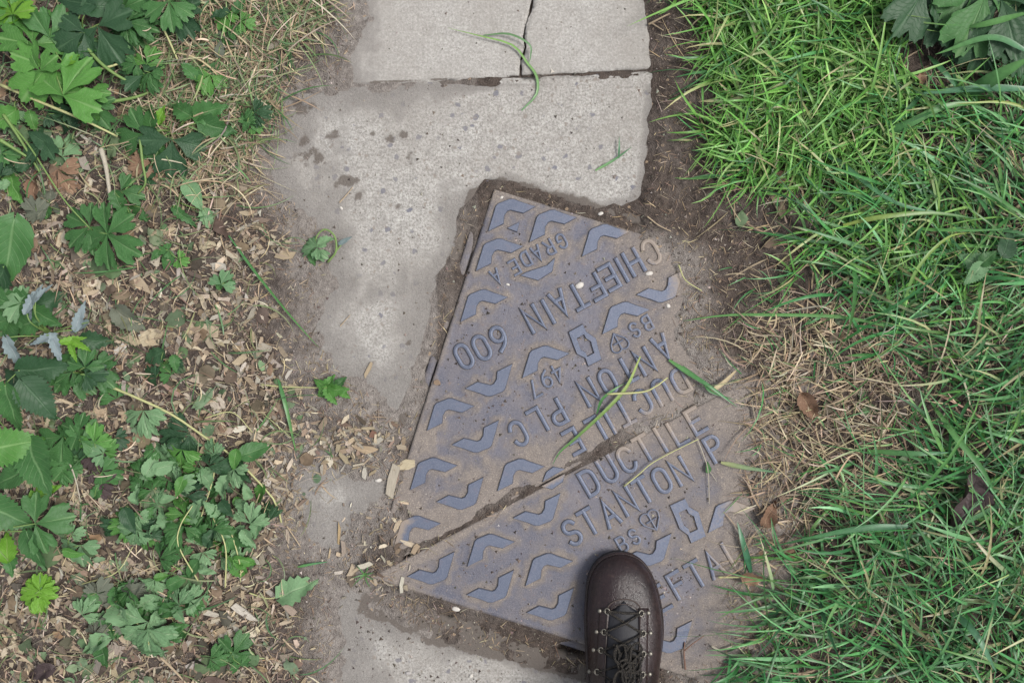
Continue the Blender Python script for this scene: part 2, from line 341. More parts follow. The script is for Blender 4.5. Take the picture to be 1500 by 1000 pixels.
# ------------------------------------------------------------------ object helpers
def mesh_np(name, V, F, mat, cols=None, attrs=None, uvs=None, smooth=True):
    """fast mesh: V (n,3), F list of arrays of equal-size faces or ndarray"""
    me = bpy.data.meshes.new(name); V = np.asarray(V, np.float32)
    Fs = F if isinstance(F, list) else [F]; Fs = [np.asarray(f, np.int32) for f in Fs if len(f)]
    me.vertices.add(len(V)); me.vertices.foreach_set('co', V.ravel())
    loops = np.concatenate([f.ravel() for f in Fs]); tot = np.concatenate([np.full(len(f), f.shape[1], np.int32) for f in Fs])
    st = np.concatenate([[0], np.cumsum(tot)[:-1]]).astype(np.int32)
    me.loops.add(len(loops)); me.loops.foreach_set('vertex_index', loops)
    me.polygons.add(len(tot)); me.polygons.foreach_set('loop_start', st); me.polygons.foreach_set('loop_total', tot)
    me.polygons.foreach_set('use_smooth', np.full(len(tot), bool(smooth)))
    if uvs is not None:
        ul = me.uv_layers.new(name='UVMap'); ul.data.foreach_set('uv', np.asarray(uvs, np.float32)[loops].ravel())
    if cols is not None:
        ca = me.color_attributes.new('Col', 'FLOAT_COLOR', 'POINT')
        c4 = np.ones((len(V), 4), np.float32); c4[:, :3] = cols; ca.data.foreach_set('color', c4.ravel())
    for k, v in (attrs or {}).items():
        a = me.attributes.new(k, 'FLOAT', 'POINT'); a.data.foreach_set('value', np.asarray(v, np.float32))
    me.update(calc_edges=True); me.validate()
    if mat is not None: me.materials.append(mat)
    return me
def link(name, me, parent=None, loc=None):
    o = bpy.data.objects.new(name, me); COL.objects.link(o)
    if loc is not None: o.location = loc
    if parent is not None: o.parent = parent
    return o
def tag(o, label=None, cat=None, group=None, kind=None):
    for k, v in (('label', label), ('category', cat), ('group', group), ('kind', kind)):
        if v: o[k] = v
    return o
def empty(name, loc, label, cat, group=None):
    o = bpy.data.objects.new(name, None); COL.objects.link(o); o.location = loc; o.empty_display_size = .02
    return tag(o, label, cat, group)
def part(name, parent, V, F, mat, **kw):
    """mesh given in world coordinates, stored relative to its parent"""
    V = np.asarray(V, float)
    p = parent; off = Vector((0, 0, 0))
    while p is not None: off = off + p.location; p = p.parent
    return link(name, mesh_np(name, V - np.array(off), F, mat, **kw), parent)
def single(name, V, F, mat, label, cat, group=None, **kw):
    V = np.asarray(V, float); c = V.mean(0); c[2] = V[:, 2].min()
    o = link(name, mesh_np(name, V - c, F, mat, **kw), None, Vector(c)); return tag(o, label, cat, group)
def tube(pts, r, n=7, uvscale=1.0):
    pts = np.asarray(pts, float); m = len(pts); r = np.broadcast_to(np.asarray(r, float), (m,))
    tg = np.gradient(pts, axis=0); tg /= np.linalg.norm(tg, axis=1)[:, None] + 1e-12
    up = np.array((0, 0, 1.0)); sidev = np.cross(tg, up); bad = np.linalg.norm(sidev, axis=1) < .05; sidev[bad] = (1, 0, 0)
    sidev /= np.linalg.norm(sidev, axis=1)[:, None]; nv = np.cross(sidev, tg)
    a = np.linspace(0, 2 * np.pi, n, endpoint=False)
    V = pts[:, None] + r[:, None, None] * (np.cos(a)[None, :, None] * sidev[:, None] + np.sin(a)[None, :, None] * nv[:, None])
    V = V.reshape(-1, 3); i = np.arange(m - 1)[:, None] * n; j = np.arange(n)[None]; k = (j + 1) % n
    F = np.stack([i + j, i + k, i + n + k, i + n + j], -1).reshape(-1, 4)
    L = np.concatenate([[0], np.cumsum(np.linalg.norm(np.diff(pts, axis=0), axis=1))])
    uv = np.stack([np.repeat(L * 400 * uvscale, n), np.tile(np.abs(a / np.pi - 1) * 3, m)], -1)
    caps = np.array([list(range(n))[::-1], list(range((m - 1) * n, m * n))])
    return V, [F, caps], uv
def smooth_pts(pts, n=24):
    """Catmull-Rom through the control points"""
    P = np.asarray(pts, float); P = np.vstack([2 * P[0] - P[1], P, 2 * P[-1] - P[-2]]); out = []
    seg = len(P) - 3
    for i in range(seg):
        a, b, c, d = P[i:i + 4]
        for t in np.linspace(0, 1, max(2, n // seg), endpoint=(i == seg - 1)):
            out.append(.5 * ((2 * b) + (c - a) * t + (2 * a - 5 * b + 4 * c - d) * t * t + (3 * b - a - 3 * c + d) * t ** 3))
    return np.array(out)
def join(parts_):
    """join [(V, F, uv?)] into one V, F"""
    Vs, Fq, Ft, o, U = [], [], [], 0, []
    D = {}
    for it in parts_:
        V, F = it[0], it[1]
        for f in (F if isinstance(F, list) else [F]):
            f = np.asarray(f)
            if len(f): D.setdefault(f.shape[1], []).append(f + o)
        Vs.append(V); o += len(V)
        U.append(it[2] if len(it) > 2 else np.zeros((len(V), 2)))
    return np.vstack(Vs), [np.vstack(x) for x in D.values()], np.vstack(U)

# ------------------------------------------------------------------ the ground
gx = np.arange(-330, 1850, 4.0); gy = np.arange(-330, 1340, 4.0)
GX, GY = np.meshgrid(gx, gy); px, py = GX.ravel(), GY.ravel()
z, dd, dS, d1, d2, n1, n2 = soil_fields(px, py)
edge = np.minimum(np.minimum(px + 330, 1846 - px), np.minimum(py + 330, 1336 - py))
z = z * sstep(0, 60, edge) - .004 * (1 - sstep(0, 60, edge))
dry = .05 + .55 * sstep(60, 0, dS) * (px < 640) + .30 * sstep(110, 10, dS) * (px < 700)
dry = dry + .40 * sstep(75, 20, np.hypot(px - 490, (py - 745) * .8)) + .35 * sstep(60, 15, np.hypot(px - 370, py - 440))
dry = dry + 1.0 * sstep(70, 4, np.maximum(d1, 0)) * sstep(890, 950, px) * sstep(320, 360, py) + 1.0 * sstep(70, 5, np.maximum(d2, 0)) * sstep(960, 1010, px) + .45 * sstep(395, 430, px) * sstep(640, 560, px) * sstep(260, 320, py) * sstep(800, 720, py) * sstep(-.4, .5, fbm(px, py, 90, 33, 3))
jt = (px - 542) * .478 + (py - 842) * .878
dry = dry + .25 * sstep(-34, -20, jt) * sstep(2, -8, jt) * (px > 620) * (px < 1080)
dry = dry - .10 * (np.minimum(sdist(STRIP, px, py), sdist(STRIP2, px, py)) < 0)
nx, ny = len(gx), len(gy); idx = np.arange(nx * ny).reshape(ny, nx)
F = np.stack([idx[1:, :-1], idx[1:, 1:], idx[:-1, 1:], idx[:-1, :-1]], -1).reshape(-1, 4)
g = link('ground', mesh_np('ground', np.stack([wx(px), wy(py), z], -1), F, M['soil'], attrs={'dry': np.clip(dry, 0, 1)}))
tag(g, kind='structure')
# the wider land: a ring sheet joined to the worked patch, out to the horizon
t = NT('meadow'); P = t.pos(); t.B(Base_Color=t.mix(t.ramp(t.noise(P, 3.0, 8, .7), [(.35, 0), (.65, 1)]), (.045, .085, .025), (.10, .085, .055)), Roughness=.95, Normal=t.bump(t.noise(P, 60, 6, .7), 1.0, .03)); M['meadow'] = t.m
x0, x1, y0, y1 = wx(-326), wx(1842), wy(1332), wy(-326); Bg = 120
V = [(x0, y0, -.005), (x1, y0, -.005), (x1, y1, -.005), (x0, y1, -.005), (-Bg, -Bg, -.005), (Bg, -Bg, -.005), (Bg, Bg, -.005), (-Bg, Bg, -.005)]
land = link('meadow_ground', mesh_np('meadow_ground', V, np.array([(4, 5, 1, 0), (5, 6, 2, 1), (6, 7, 3, 2), (7, 4, 0, 3)]), M['meadow'], smooth=False)); tag(land, kind='structure')

# ------------------------------------------------------------------ the path: bedding, two pressed slabs, the cast surround
path = link('path', mesh_np('path', [(wx(470), wy(130), -.03), (wx(960), wy(105), -.03), (wx(945), wy(-480), -.03), (wx(475), wy(-480), -.03)], np.array([(0, 1, 2, 3)]), M['bed'], smooth=False)); tag(path, kind='structure')
CRACK = [(779, -500), (780, 0), (777, 14), (770, 36), (767, 52), (770, 68), (763, 88), (762, 116)]
def slab_dirt(px, py):
    _, d, dS, d1, d2, n1, n2 = soil_fields(px, py)
    lidd = np.minimum(d1, d2)
    v = 1 - (-dS) / (80 - 60 * sstep(560, 720, px)); v = np.where(lidd < 60, np.maximum(v, 1.15 - (-dS) / 11), v)
    v = v + n1 * .28
    v = np.where(py < 122, 1 - (px - 505) / 55 + n1 * .5, v); v = np.where((py < 118) & (px > 640), .8 - (957 - px) / 10 + n1 * .3, v)
    v = np.where((py > 850), np.maximum(v, .95 - (px - 480) / 130 + n1 * .5), v)
    v = np.where((py > 124), np.maximum(v, .92 - np.abs(px - 450) / 210 - np.abs(py - 300) / 620 + n1 * .75), v)
    return np.clip(v, 0, 1)
def slab_mud(px, py):
    n1 = fbm(px, py, 22, 71, 4); st = np.minimum(sdist(STRIP, px, py), sdist(STRIP2, px, py))
    v = .9 - st / 14 + n1 * .35
    for bx, by, br in BLOBS: v = np.maximum(v, .62 - np.hypot(px - bx, (py - by) * 1.15) / (br * 2.6) + n1 * .6)
    jl = np.abs((py - 123) + (px - 500) * .046); v = np.maximum(v, .75 - jl / 5 + n1 * .3)
    cr = np.interp(py, [c[1] for c in CRACK], [c[0] for c in CRACK]); v = np.maximum(v, np.where(py < 118, .6 - np.abs(px - cr) / 5 + n1 * .2, 0))
    v = np.maximum(v, (.42 - np.abs(sdist(V_LOW, px, py)) / 24 + n1 * .5) * (py > 850))
    return np.clip(v, 0, 1)
def poly_top(name, test, bounds, mat, parent, step=3.0, top=0.0, thick=.03, mover=None, wobz=.0004):
    """a slab: every grid cell whose centre lies inside TEST (px -> signed distance), boundary vertices pulled onto the outline, sides dropped"""
    xs = np.arange(bounds[0], bounds[2] + step, step); ys = np.arange(bounds[1], bounds[3] + step, step)
    X, Y = np.meshgrid(xs, ys); sdv = test(X, Y); e = step * .5
    gxv = (test(X + e, Y) - test(X - e, Y)) / (2 * e); gyv = (test(X, Y + e) - test(X, Y - e)) / (2 * e)
    nr = np.maximum(np.hypot(gxv, gyv), .3)
    near = np.abs(sdv) < step * .75
    X = np.where(near, X - gxv / nr * sdv, X); Y = np.where(near, Y - gyv / nr * sdv, Y)
    inside = np.where(near, True, sdv < 0)
    nxx = len(xs); ny_ = len(ys); idx = np.arange(nxx * ny_).reshape(ny_, nxx)
    cell = inside[1:, :-1] & inside[1:, 1:] & inside[:-1, 1:] & inside[:-1, :-1]
    cs = (sdv[1:, :-1] + sdv[1:, 1:] + sdv[:-1, 1:] + sdv[:-1, :-1]) / 4 < step * .1
    cell &= cs
    F = np.stack([idx[1:, :-1], idx[1:, 1:], idx[:-1, 1:], idx[:-1, :-1]], -1)[cell]
    px, py = X.ravel(), Y.ravel()
    sdn = np.abs(test(X, Y)).ravel()
    z = top + fbm(px, py, 30, 41, 3) * wobz - .0022 * sstep(4.5, 0, sdn)
    # boundary edges -> side walls
    ed = np.concatenate([F[:, [0, 1]], F[:, [1, 2]], F[:, [2, 3]], F[:, [3, 0]]])
    key = np.sort(ed, 1); kk = key[:, 0].astype(np.int64) * 10 ** 7 + key[:, 1]
    u, inv, cnt = np.unique(kk, return_inverse=True, return_counts=True); bd = ed[cnt[inv] == 1]
    used = np.unique(F); remap = -np.ones(len(px), int); remap[used] = np.arange(len(used))
    V = np.stack([wx(px), wy(py), z], -1)[used]; F = remap[F]; bd = remap[bd]
    bv = np.unique(bd); low = -np.ones(len(V), int); low[bv] = len(V) + np.arange(len(bv))
    Vl = V[bv].copy(); Vl[:, 2] = top - thick
    sides = np.stack([bd[:, 1], bd[:, 0], low[bd[:, 0]], low[bd[:, 1]]], -1)
    pxu, pyu = px[used], py[used]
    return np.vstack([V, Vl]), np.vstack([F, sides]), np.concatenate([pxu, pxu[bv]]), np.concatenate([pyu, pyu[bv]])
slabA = [(470, -500)] + [(x - 1.4, y) for x, y in CRACK] + [(480, 130)]
slabB = [(x + 1.4, y) for x, y in CRACK][::-1] + [(944, -500), (947, 0), (953, 60), (957, 99)]; slabB = slabB[::-1]
slabA[-2] = (761, 111.5); slabB = [(943, -500), (948, 0), (954, 60), (957.5, 99.5), (764, 110.5), (764.5, 88), (771.4, 68), (768.6, 52), (771.5, 36), (778.5, 14), (781.5, 0), (780.5, -500)]
def wob(poly, amp, sc=16):
    def f(x, y): return sdist(poly, x, y) + fbm(x, y, sc, 61, 3) * amp
    return f
for poly, bd, lab in ((slabA, (465, -505, 785, 135), 'pressed slab with a worn dusty side'), (slabB, (755, -505, 965, 115), 'narrower pressed slab beyond the crack')):
    V, F, qx, qy = poly_top('paving_slab', wob(poly, 1.3, 10), bd, M['slab'], path)
    o = part('paving_slab', path, V, F, M['slab'], attrs={'dirt': slab_dirt(qx, qy), 'mud': slab_mud(qx, qy)}); o['label'] = lab
def sur_test(x, y):
    u, v = in_square(x, y); hole = np.maximum(np.maximum(-u - 17, u - SIDE - 22), np.maximum(-v - 9, v - SIDE - 22))
    e = (x - 395) * .047 + (y - 134) * .999
    return np.maximum(sdist(SUR_OUT, x, y) + fbm(x, y, 16, 63, 3) * 1.6 * sstep(40, 10, np.abs(y - 116)), -(hole + fbm(x, y, 40, 62, 3) * 3.5))
V, F, qx, qy = poly_top('concrete_surround', sur_test, (375, 100, 1360, 1115), M['conc'], path, step=4.0, wobz=.0007)
o = part('concrete_surround', path, V, F, M['conc'], attrs={'dirt': slab_dirt(qx, qy), 'mud': slab_mud(qx, qy)}); o['label'] = 'rough cast concrete laid round the iron cover'

# ------------------------------------------------------------------ the iron cover
CHN = [(0, 0), (11, -37), (14.5, -40.5), (31, -47), (37, -47), (47, -43), (69, -36), (51, -26.5), (32, -31), (27, -29), (23, -22.5), (22, -11)]
def N_(x, y, k=1.0): return [(x + a * k, y + b * k) for a, b in CHN]
def U_(x, y, k=1.0): return [(x - a * k, y - b * k) for a, b in CHN]
KEY1 = [(833, 486.5), (853, 475.5), (858.5, 486.5), (872, 495.5), (875.6, 510.5), (880.4, 525.5), (861.5, 535.4), (857, 524), (845, 518), (839, 503)]
KEY2 = [(980, 738.5), (1001.5, 728.5), (1007.5, 740.5), (1021, 748), (1027, 769), (1031.5, 782.5), (1010.5, 792.5), (1006, 781), (994, 772), (987.5, 755.5)]
lid1_chev = [N_(715.4, 339.5), N_(775.4, 355.4), N_(697.4, 397.4), N_(674.9, 471.5), [(762.5, 404), (771, 399), (801, 389), (812.6, 378.5), (808.4, 398), (788, 411)], N_(764.9, 553.4), N_(851.9, 376.4), U_(1000, 396), N_(881.6, 489.5),
             U_(750.5, 532.6), N_(626, 630), U_(731, 614.5), N_(601.4, 716.5), U_(708.5, 697.6), N_(728.6, 718), [(794.5, 704.6), (800, 690), (810, 682.6), (827, 685.5), (797.5, 703)], N_(577, 801)]
lid1_tri = [(743, 335), (761, 326), (757.4, 340.4)]
lid2_chev = [[(792.5, 710.5), (827, 692), (824, 703.6), (808, 714.7)], U_(820.4, 720.4), U_(666.4, 805.4), N_(685, 827), U_(752.6, 832), N_(769.4, 855), U_(840, 857.8), U_(982, 778.6), U_(1012, 905.5), N_(1035, 778)]
# a plain stroke alphabet on a 0.62 x 1 cell
def arc(cx, cy, rx, ry, a0, a1, n=9): return [(cx + rx * math.cos(R(a)), cy + ry * math.sin(R(a))) for a in np.linspace(a0, a1, n)]
oval = arc(.31, .69, .31, .31, 0, 180, 11) + arc(.31, .31, .31, .31, 180, 360, 11)
GL = {'A': [[(0, 0), (.31, 1), (.62, 0)], [(.12, .34), (.50, .34)]],
      'B': [[(0, 0), (0, 1), (.36, 1)] + arc(.36, .76, .24, .24, 90, -90, 7) + [(0, .52)], [(.36, .52)] + arc(.36, .26, .26, .26, 90, -90, 7) + [(0, 0)]],
      'C': [arc(.31, .69, .31, .31, 15, 180, 9) + arc(.31, .31, .31, .31, 180, 345, 9)],
      'D': [[(0, 0), (0, 1), (.30, 1)] + arc(.30, .68, .32, .32, 90, 0, 5) + arc(.30, .32, .32, .32, 0, -90, 5) + [(0, 0)]],
      'E': [[(.56, 1), (0, 1), (0, 0), (.58, 0)], [(0, .52), (.46, .52)]], 'F': [[(.58, 1), (0, 1), (0, 0)], [(0, .52), (.46, .52)]],
      'G': [arc(.31, .69, .31, .31, 15, 180, 9) + arc(.31, .31, .31, .31, 180, 360, 9) + [(.62, .45), (.34, .45)]],
      'H': [[(0, 0), (0, 1)], [(.60, 0), (.60, 1)], [(0, .5), (.60, .5)]], 'I': [[(.31, 0), (.31, 1)]], 'L': [[(.02, 1), (.02, 0), (.56, 0)]],
      'N': [[(0, 0), (0, 1), (.60, 0), (.60, 1)]], 'O': [oval + [oval[0]]], '0': [oval + [oval[0]]],
      'P': [[(0, 0), (0, 1), (.34, 1)] + arc(.34, .75, .26, .25, 90, -90, 7) + [(0, .5)]], 'R': [[(0, 0), (0, 1), (.34, 1)] + arc(.34, .75, .26, .25, 90, -90, 7) + [(0, .5)], [(.30, .5), (.62, 0)]],
      'S': [arc(.31, .75, .28, .25, 20, 270, 11) + arc(.31, .26, .29, .25, 90, -160, 11)], 'T': [[(0, 1), (.62, 1)], [(.31, 1), (.31, 0)]],
      'U': [[(0, 1), (0, .31)] + arc(.31, .31, .31, .31, 180, 360, 9) + [(.62, 1)]],
      '4': [[(.45, 0), (.45, 1), (0, .32), (.62, .32)]], '6': [[(.52, 1)] + arc(.62, .36, .62, .62, 110, 178, 6) + arc(.31, .31, .31, .30, 170, -190, 15)],
      '9': [[(.10, 0)] + arc(0, .64, .62, .62, -70, -2, 6) + arc(.31, .69, .31, .30, -10, 350, 15)], '7': [[(0, 1), (.60, 1), (.20, 0)]]}
HEART = [[(.5, 0), (.08, .48)] + arc(.29, .72, .27, .26, 210, 30, 9)[:] + [(.5, .72)], [(.5, 0), (.92, .48)] + arc(.71, .72, .27, .26, -30, 150, 9)[:] + [(.5, .72)], [(.5, 0.05), (.5, .72)], [(.26, .52), (.76, .52)]]
GL['heart'] = HEART
UPS = 208.9; UPR = 30.0
TXT1 = [('C', 953, 369.5, 35), ('H', 927.5, 384.5, 35), ('I', 910.5, 396, 35), ('E', 891.5, 407, 35), ('F', 871, 421, 35), ('T', 846, 434.5, 35), ('A', 820.5, 444, 35), ('I', 803, 456.5, 35), ('N', 780.5, 467, 35), ('6', 731.5, 495.5, 35), ('0', 706, 509, 35), ('0', 680, 521.5, 35),
        ('G', 822.5, 353.6, 21), ('R', 804.5, 363, 21), ('A', 787, 371.5, 21), ('D', 770, 380, 21), ('E', 753.5, 392, 21), ('A', 727, 405.5, 21),
        ('4', 816, 546, 24), ('9', 800, 555, 24), ('7', 783, 569, 24),
        ('C', 759.5, 634, 35), ('L', 786.5, 616, 35), ('P', 815, 604, 35), ('N', 862, 574, 35), ('O', 890, 558.5, 35), ('T', 917, 542, 35), ('N', 943, 529, 35), ('A', 970, 509, 35),
        ('E', 839, 646, 35), ('L', 871, 629, 35), ('I', 892, 617, 35), ('T', 914, 604, 35), ('C', 941, 588, 35), ('U', 967.5, 573, 35), ('D', 995, 558, 35), ('B', 947, 473, 21), ('S', 929, 483, 21), ('heart', 905, 501, 28)]
TXT2 = [('D', 863, 704.5, 36), ('U', 890, 686.5, 36), ('C', 917, 672, 36), ('T', 942, 655, 36), ('I', 966, 643, 36), ('L', 992, 632, 36), ('E', 1018, 615, 36),
        ('S', 837.5, 778, 36), ('T', 862, 762, 36), ('A', 891, 750, 36), ('N', 917, 732, 36), ('T', 941, 716, 36), ('O', 968, 702, 36), ('N', 995, 688, 36), ('P', 1045, 655, 36), ('B', 910.4, 794.5, 22), ('S', 928, 784, 22), ('heart', 953, 761, 30),
        ('C', 893, 913, 36), ('H', 921, 898, 36), ('I', 944, 885, 36), ('E', 966, 873, 36), ('F', 992, 853, 36), ('T', 1018, 838, 36), ('A', 1043, 824, 36), ('I', 1064, 810, 36)]
def glyph_strokes(ch, cx, cy, h, rot):
    w = 1.0 if ch == 'heart' else .62; c, s_ = math.cos(R(rot)), math.sin(R(rot)); out = []
    for st in GL[ch]:
        q = []
        for (u, v) in st:
            a, b = (u - w / 2) * h * (1.0 if ch == 'heart' else .84), (v - .5) * h
            q.append((cx + a * c - b * s_, cy - (a * s_ + b * c)))
        out.append(q)
    return out
def stroke_mesh(strokes, wpx, z0, hgt):
    """a bevelled ridge along each stroke; mitred, the crossings a tenth of a millimetre apart"""
    allp = []
    for si, st in enumerate(strokes):
        P = np.array(st, float); keep = np.concatenate([[True], np.hypot(*np.diff(P, axis=0).T) > .15]); P = P[keep]
        closed = np.hypot(*(P[0] - P[-1])) < .5 and len(P) > 4
        if closed: P = P[:-1]
        n = len(P); prv = np.roll(P, 1, 0); nxt = np.roll(P, -1, 0)
        d0 = P - prv; d1_ = nxt - P
        if not closed: d0[0] = d1_[0]; d1_[-1] = d0[-1]
        d0 /= np.hypot(*d0.T)[:, None]; d1_ /= np.hypot(*d1_.T)[:, None]
        n0 = np.stack([-d0[:, 1], d0[:, 0]], -1); n1_ = np.stack([-d1_[:, 1], d1_[:, 0]], -1); m = n0 + n1_; m /= np.maximum(np.hypot(*m.T)[:, None], 1e-6)
        k = 1 / np.maximum((m * n0).sum(1), .45); m = m * k[:, None]
        ends = np.zeros(n); 
        if not closed: ends[0] = -1; ends[-1] = 1
        rows = []
        for off, zz, ext in ((-.62, 0, .55), (-.40, 1, .35), (0, 1.12, .35), (.40, 1, .35), (.62, 0, .55)):
            q = P + m * off * wpx + d0 * (ends * ext * wpx)[:, None]
            rows.append(np.stack([wx(q[:, 0]), wy(q[:, 1]), np.full(n, z0 + (hgt + si * .00008) * zz)], -1))
        V = np.stack(rows, 1).reshape(-1, 3); Fs = []; rn = range(n if closed else n - 1)
        for i in rn:
            j = (i + 1) % n
            for a in range(4): Fs.append((i * 5 + a, i * 5 + a + 1, j * 5 + a + 1, j * 5 + a))
        Fs = np.array(Fs)
        if not closed: allp.append((V, [Fs, np.array([list(range(5)), list(range((n - 1) * 5, n * 5))[::-1]])]))
        else: allp.append((V, Fs))
    V, F, _ = join(allp); return V, F
def prism(poly, z0, hgt, grow=1.1):
    """a raised pad: base outline a little wider than its flat top"""
    P = np.array(poly, float); n = len(P); area = .5 * np.sum(P[:, 0] * np.roll(P[:, 1], -1) - P[:, 1] * np.roll(P[:, 0], -1))
    if area > 0: P = P[::-1]
    prv, nxt = np.roll(P, 1, 0), np.roll(P, -1, 0); d0 = P - prv; d1_ = nxt - P; d0 /= np.hypot(*d0.T)[:, None]; d1_ /= np.hypot(*d1_.T)[:, None]
    nn = np.stack([-d0[:, 1], d0[:, 0]], -1) + np.stack([-d1_[:, 1], d1_[:, 0]], -1); nn /= np.maximum(np.hypot(*nn.T)[:, None], .6)
    out = []
    for off, zz in ((grow, 0), (.1, hgt - .0007), (-.55, hgt)):
        q = P + nn * off; out.append(np.stack([wx(q[:, 0]), wy(q[:, 1]), np.full(n, z0 + zz)], -1))
    V = np.vstack(out); Fq = []
    for r in range(2):
        for i in range(n): j = (i + 1) % n; Fq.append((r * n + i, r * n + j, (r + 1) * n + j, (r + 1) * n + i))
    return V, [np.array(Fq), np.array([list(range(2 * n, 3 * n))])]
def ring_prism(poly, z0, hgt, k=.55):
    P = np.array(poly, float); c = P.mean(0); I = c + (P - c) * k
    prv, nxt = np.roll(P, 1, 0), np.roll(P, -1, 0)
    n = len(P); rows = []
    for q, zz in ((c + (P - c) * 1.06, 0), (P, hgt), (I, hgt), (c + (P - c) * (k - .05), 0)):
        rows.append(np.stack([wx(q[:, 0]), wy(q[:, 1]), np.full(n, z0 + zz)], -1))
    V = np.vstack(rows); F = []
    for r in range(3):
        for i in range(n): j = (i + 1) % n; F.append((r * n + i, r * n + j, (r + 1) * n + j, (r + 1) * n + i))
    return V, np.array(F)
def cover(lab, corners, level, chevs, txt, rot, key, tri=None):
    c0 = np.mean(corners, 0); root = empty('manhole_cover', W(c0[0], c0[1]) + Vector((0, 0, level - .03)), lab, 'manhole cover', 'triangular halves of the iron cover')
    A, B, C = [np.array(q, float) for q in corners]; n = 230
    ii, jj = np.meshgrid(np.arange(n + 1), np.arange(n + 1), indexing='ij'); ok = ii + jj <= n
    pid = -np.ones((n + 1, n + 1), int); pid[ok] = np.arange(ok.sum())
    P = A + (ii[ok] / n)[:, None] * (B - A) + (jj[ok] / n)[:, None] * (C - A); px, py = P[:, 0], P[:, 1]
    q1 = np.stack([pid[:-1, :-1], pid[1:, :-1], pid[:-1, 1:]], -1)[(ii + jj)[:-1, :-1] < n]
    q2 = np.stack([pid[1:, :-1], pid[1:, 1:], pid[:-1, 1:]], -1)[(ii + jj)[:-1, :-1] < n - 1]
    F = np.vstack([q1, q2])
    d = np.full(len(px), 1e9)
    for ch in chevs: d = np.minimum(d, np.maximum(sdist(ch, px, py), 0) )
    dt = np.full(len(px), 1e9)
    for ch, cx, cy, h in txt:
        near = np.hypot(px - cx, py - cy) < h * 1.3
        if not near.any(): continue
        for st in glyph_strokes(ch, cx, cy, h, rot):
            for (ax, ay), (bx, by) in zip(st, st[1:]):
                ex, ey = bx - ax, by - ay; t_ = np.clip(((px[near] - ax) * ex + (py[near] - ay) * ey) / (ex * ex + ey * ey + 1e-9), 0, 1)
                dt[near] = np.minimum(dt[near], np.hypot(px[near] - ax - t_ * ex, py[near] - ay - t_ * ey))
    n1 = fbm(px, py, 45, 81, 4); n2 = fbm(px, py, 12, 82, 3)
    v1 = V_LID1 if level == LID1 else V_LID2; de = -sdist(v1, px, py)
    dirt = .78 * sstep(13, 1, d + n2 * 5 + n1 * 4) + .5 * sstep(12, 2, dt + n2 * 4)
    dirt = np.maximum(dirt, (1.05 if level == LID1 else .95) - de / 34 * np.where((px > 900) | ((py > 620) & (px < 640) & (level == LID1)), .42, 2.2) * 1.0)
    # concave side of a chevron holds more earth
    right = sstep(800, 1000, px + (py - 500) * (.25 if level == LID1 else -.35) + n1 * 60); dirt = np.maximum(dirt, right * .95)
    jt = (px - 542) * .478 + (py - 842) * .878
    if level == LID1: dirt = np.maximum(dirt, sstep(-75, -38, jt + n1 * 16) * .9)
    dirt = dirt + n1 * .3 + .06
    zz = level + n1 * .00025 + n2 * .00012 + .0011 * np.clip(dirt - .3, 0, 1) * (1 + n2 * .6)
    rb = np.hypot(px - A[0], py - A[1])
    V = np.stack([wx(px), wy(py), zz], -1)
    order = [pid[k, 0] for k in range(n + 1)] + [pid[n - k, k] for k in range(1, n + 1)] + [pid[0, n - k] for k in range(1, n)]
    order = np.array(order); m = len(order); low = V[order].copy(); low[:, 2] = level - .03
    V[order, 2] -= .0012
    base = len(V); k = np.arange(m); sides = np.stack([order[k], base + k, base + (k + 1) % m, order[(k + 1) % m]], -1)
    cr = (B - A)[0] * (C - A)[1] - (B - A)[1] * (C - A)[0]
    if cr > 0: F = F[:, ::-1]; sides = sides[:, ::-1]
    part('plate', root, np.vstack([V, low]), [F, sides], M['iron'], attrs={'dirt': np.concatenate([np.clip(dirt, 0, 1), np.full(m, .9)])})
    H = .0042
    def gd(px_, py_, zrel):
        sd_ = -sdist(v1, px_, py_); v = np.where(px_ > 900, .95 - sd_ / 30, .6 - sd_ / 14)
        return np.clip(np.maximum(v, .30 * sstep(900, 1000, px_)) + (1 - np.clip(zrel / (H * .8), 0, 1)) * .9, 0, 1)
    def attach(name, VF):
        V_, F_ = VF; px_ = V_[:, 0] / S + 750; py_ = 500 - V_[:, 1] / S
        return part(name, root, V_, F_, M['raised'], attrs={'dirt': gd(px_, py_, V_[:, 2] - level)}, smooth=False)
    for ch in chevs: attach('chevron', prism(ch, level, H))
    if tri: attach('grip_stud', prism(tri, level, H))
    attach('keyway', ring_prism(key, level, H))
    for ch, cx, cy, h in txt:
        nm = 'certification_mark' if ch == 'heart' else 'letter'
        lo = H * (.62 if ch == 'heart' or h < 25 else .86)
        attach(nm, stroke_mesh(glyph_strokes(ch, cx, cy, h, rot), 6.3 if h > 30 else 4.0 if ch != 'heart' else 2.6, level, lo))
    return root
g2 = 1.5
hyp = np.array((.478, .878))
B1 = QB - hyp * 3.0; C1 = QC - hyp * 3.0
cover('larger exposed iron cover half with upside-down lettering between the concrete and the joint', (QA + E1 * 3 + E2 * 3, B1, C1), LID1, lid1_chev, TXT1, UPS, KEY1, lid1_tri)
cover('iron cover half trodden by the boot, its lettering upright', (QD, QC + hyp * 1.0, QB + hyp * 1.0), LID2, lid2_chev, TXT2, UPR, KEY2)
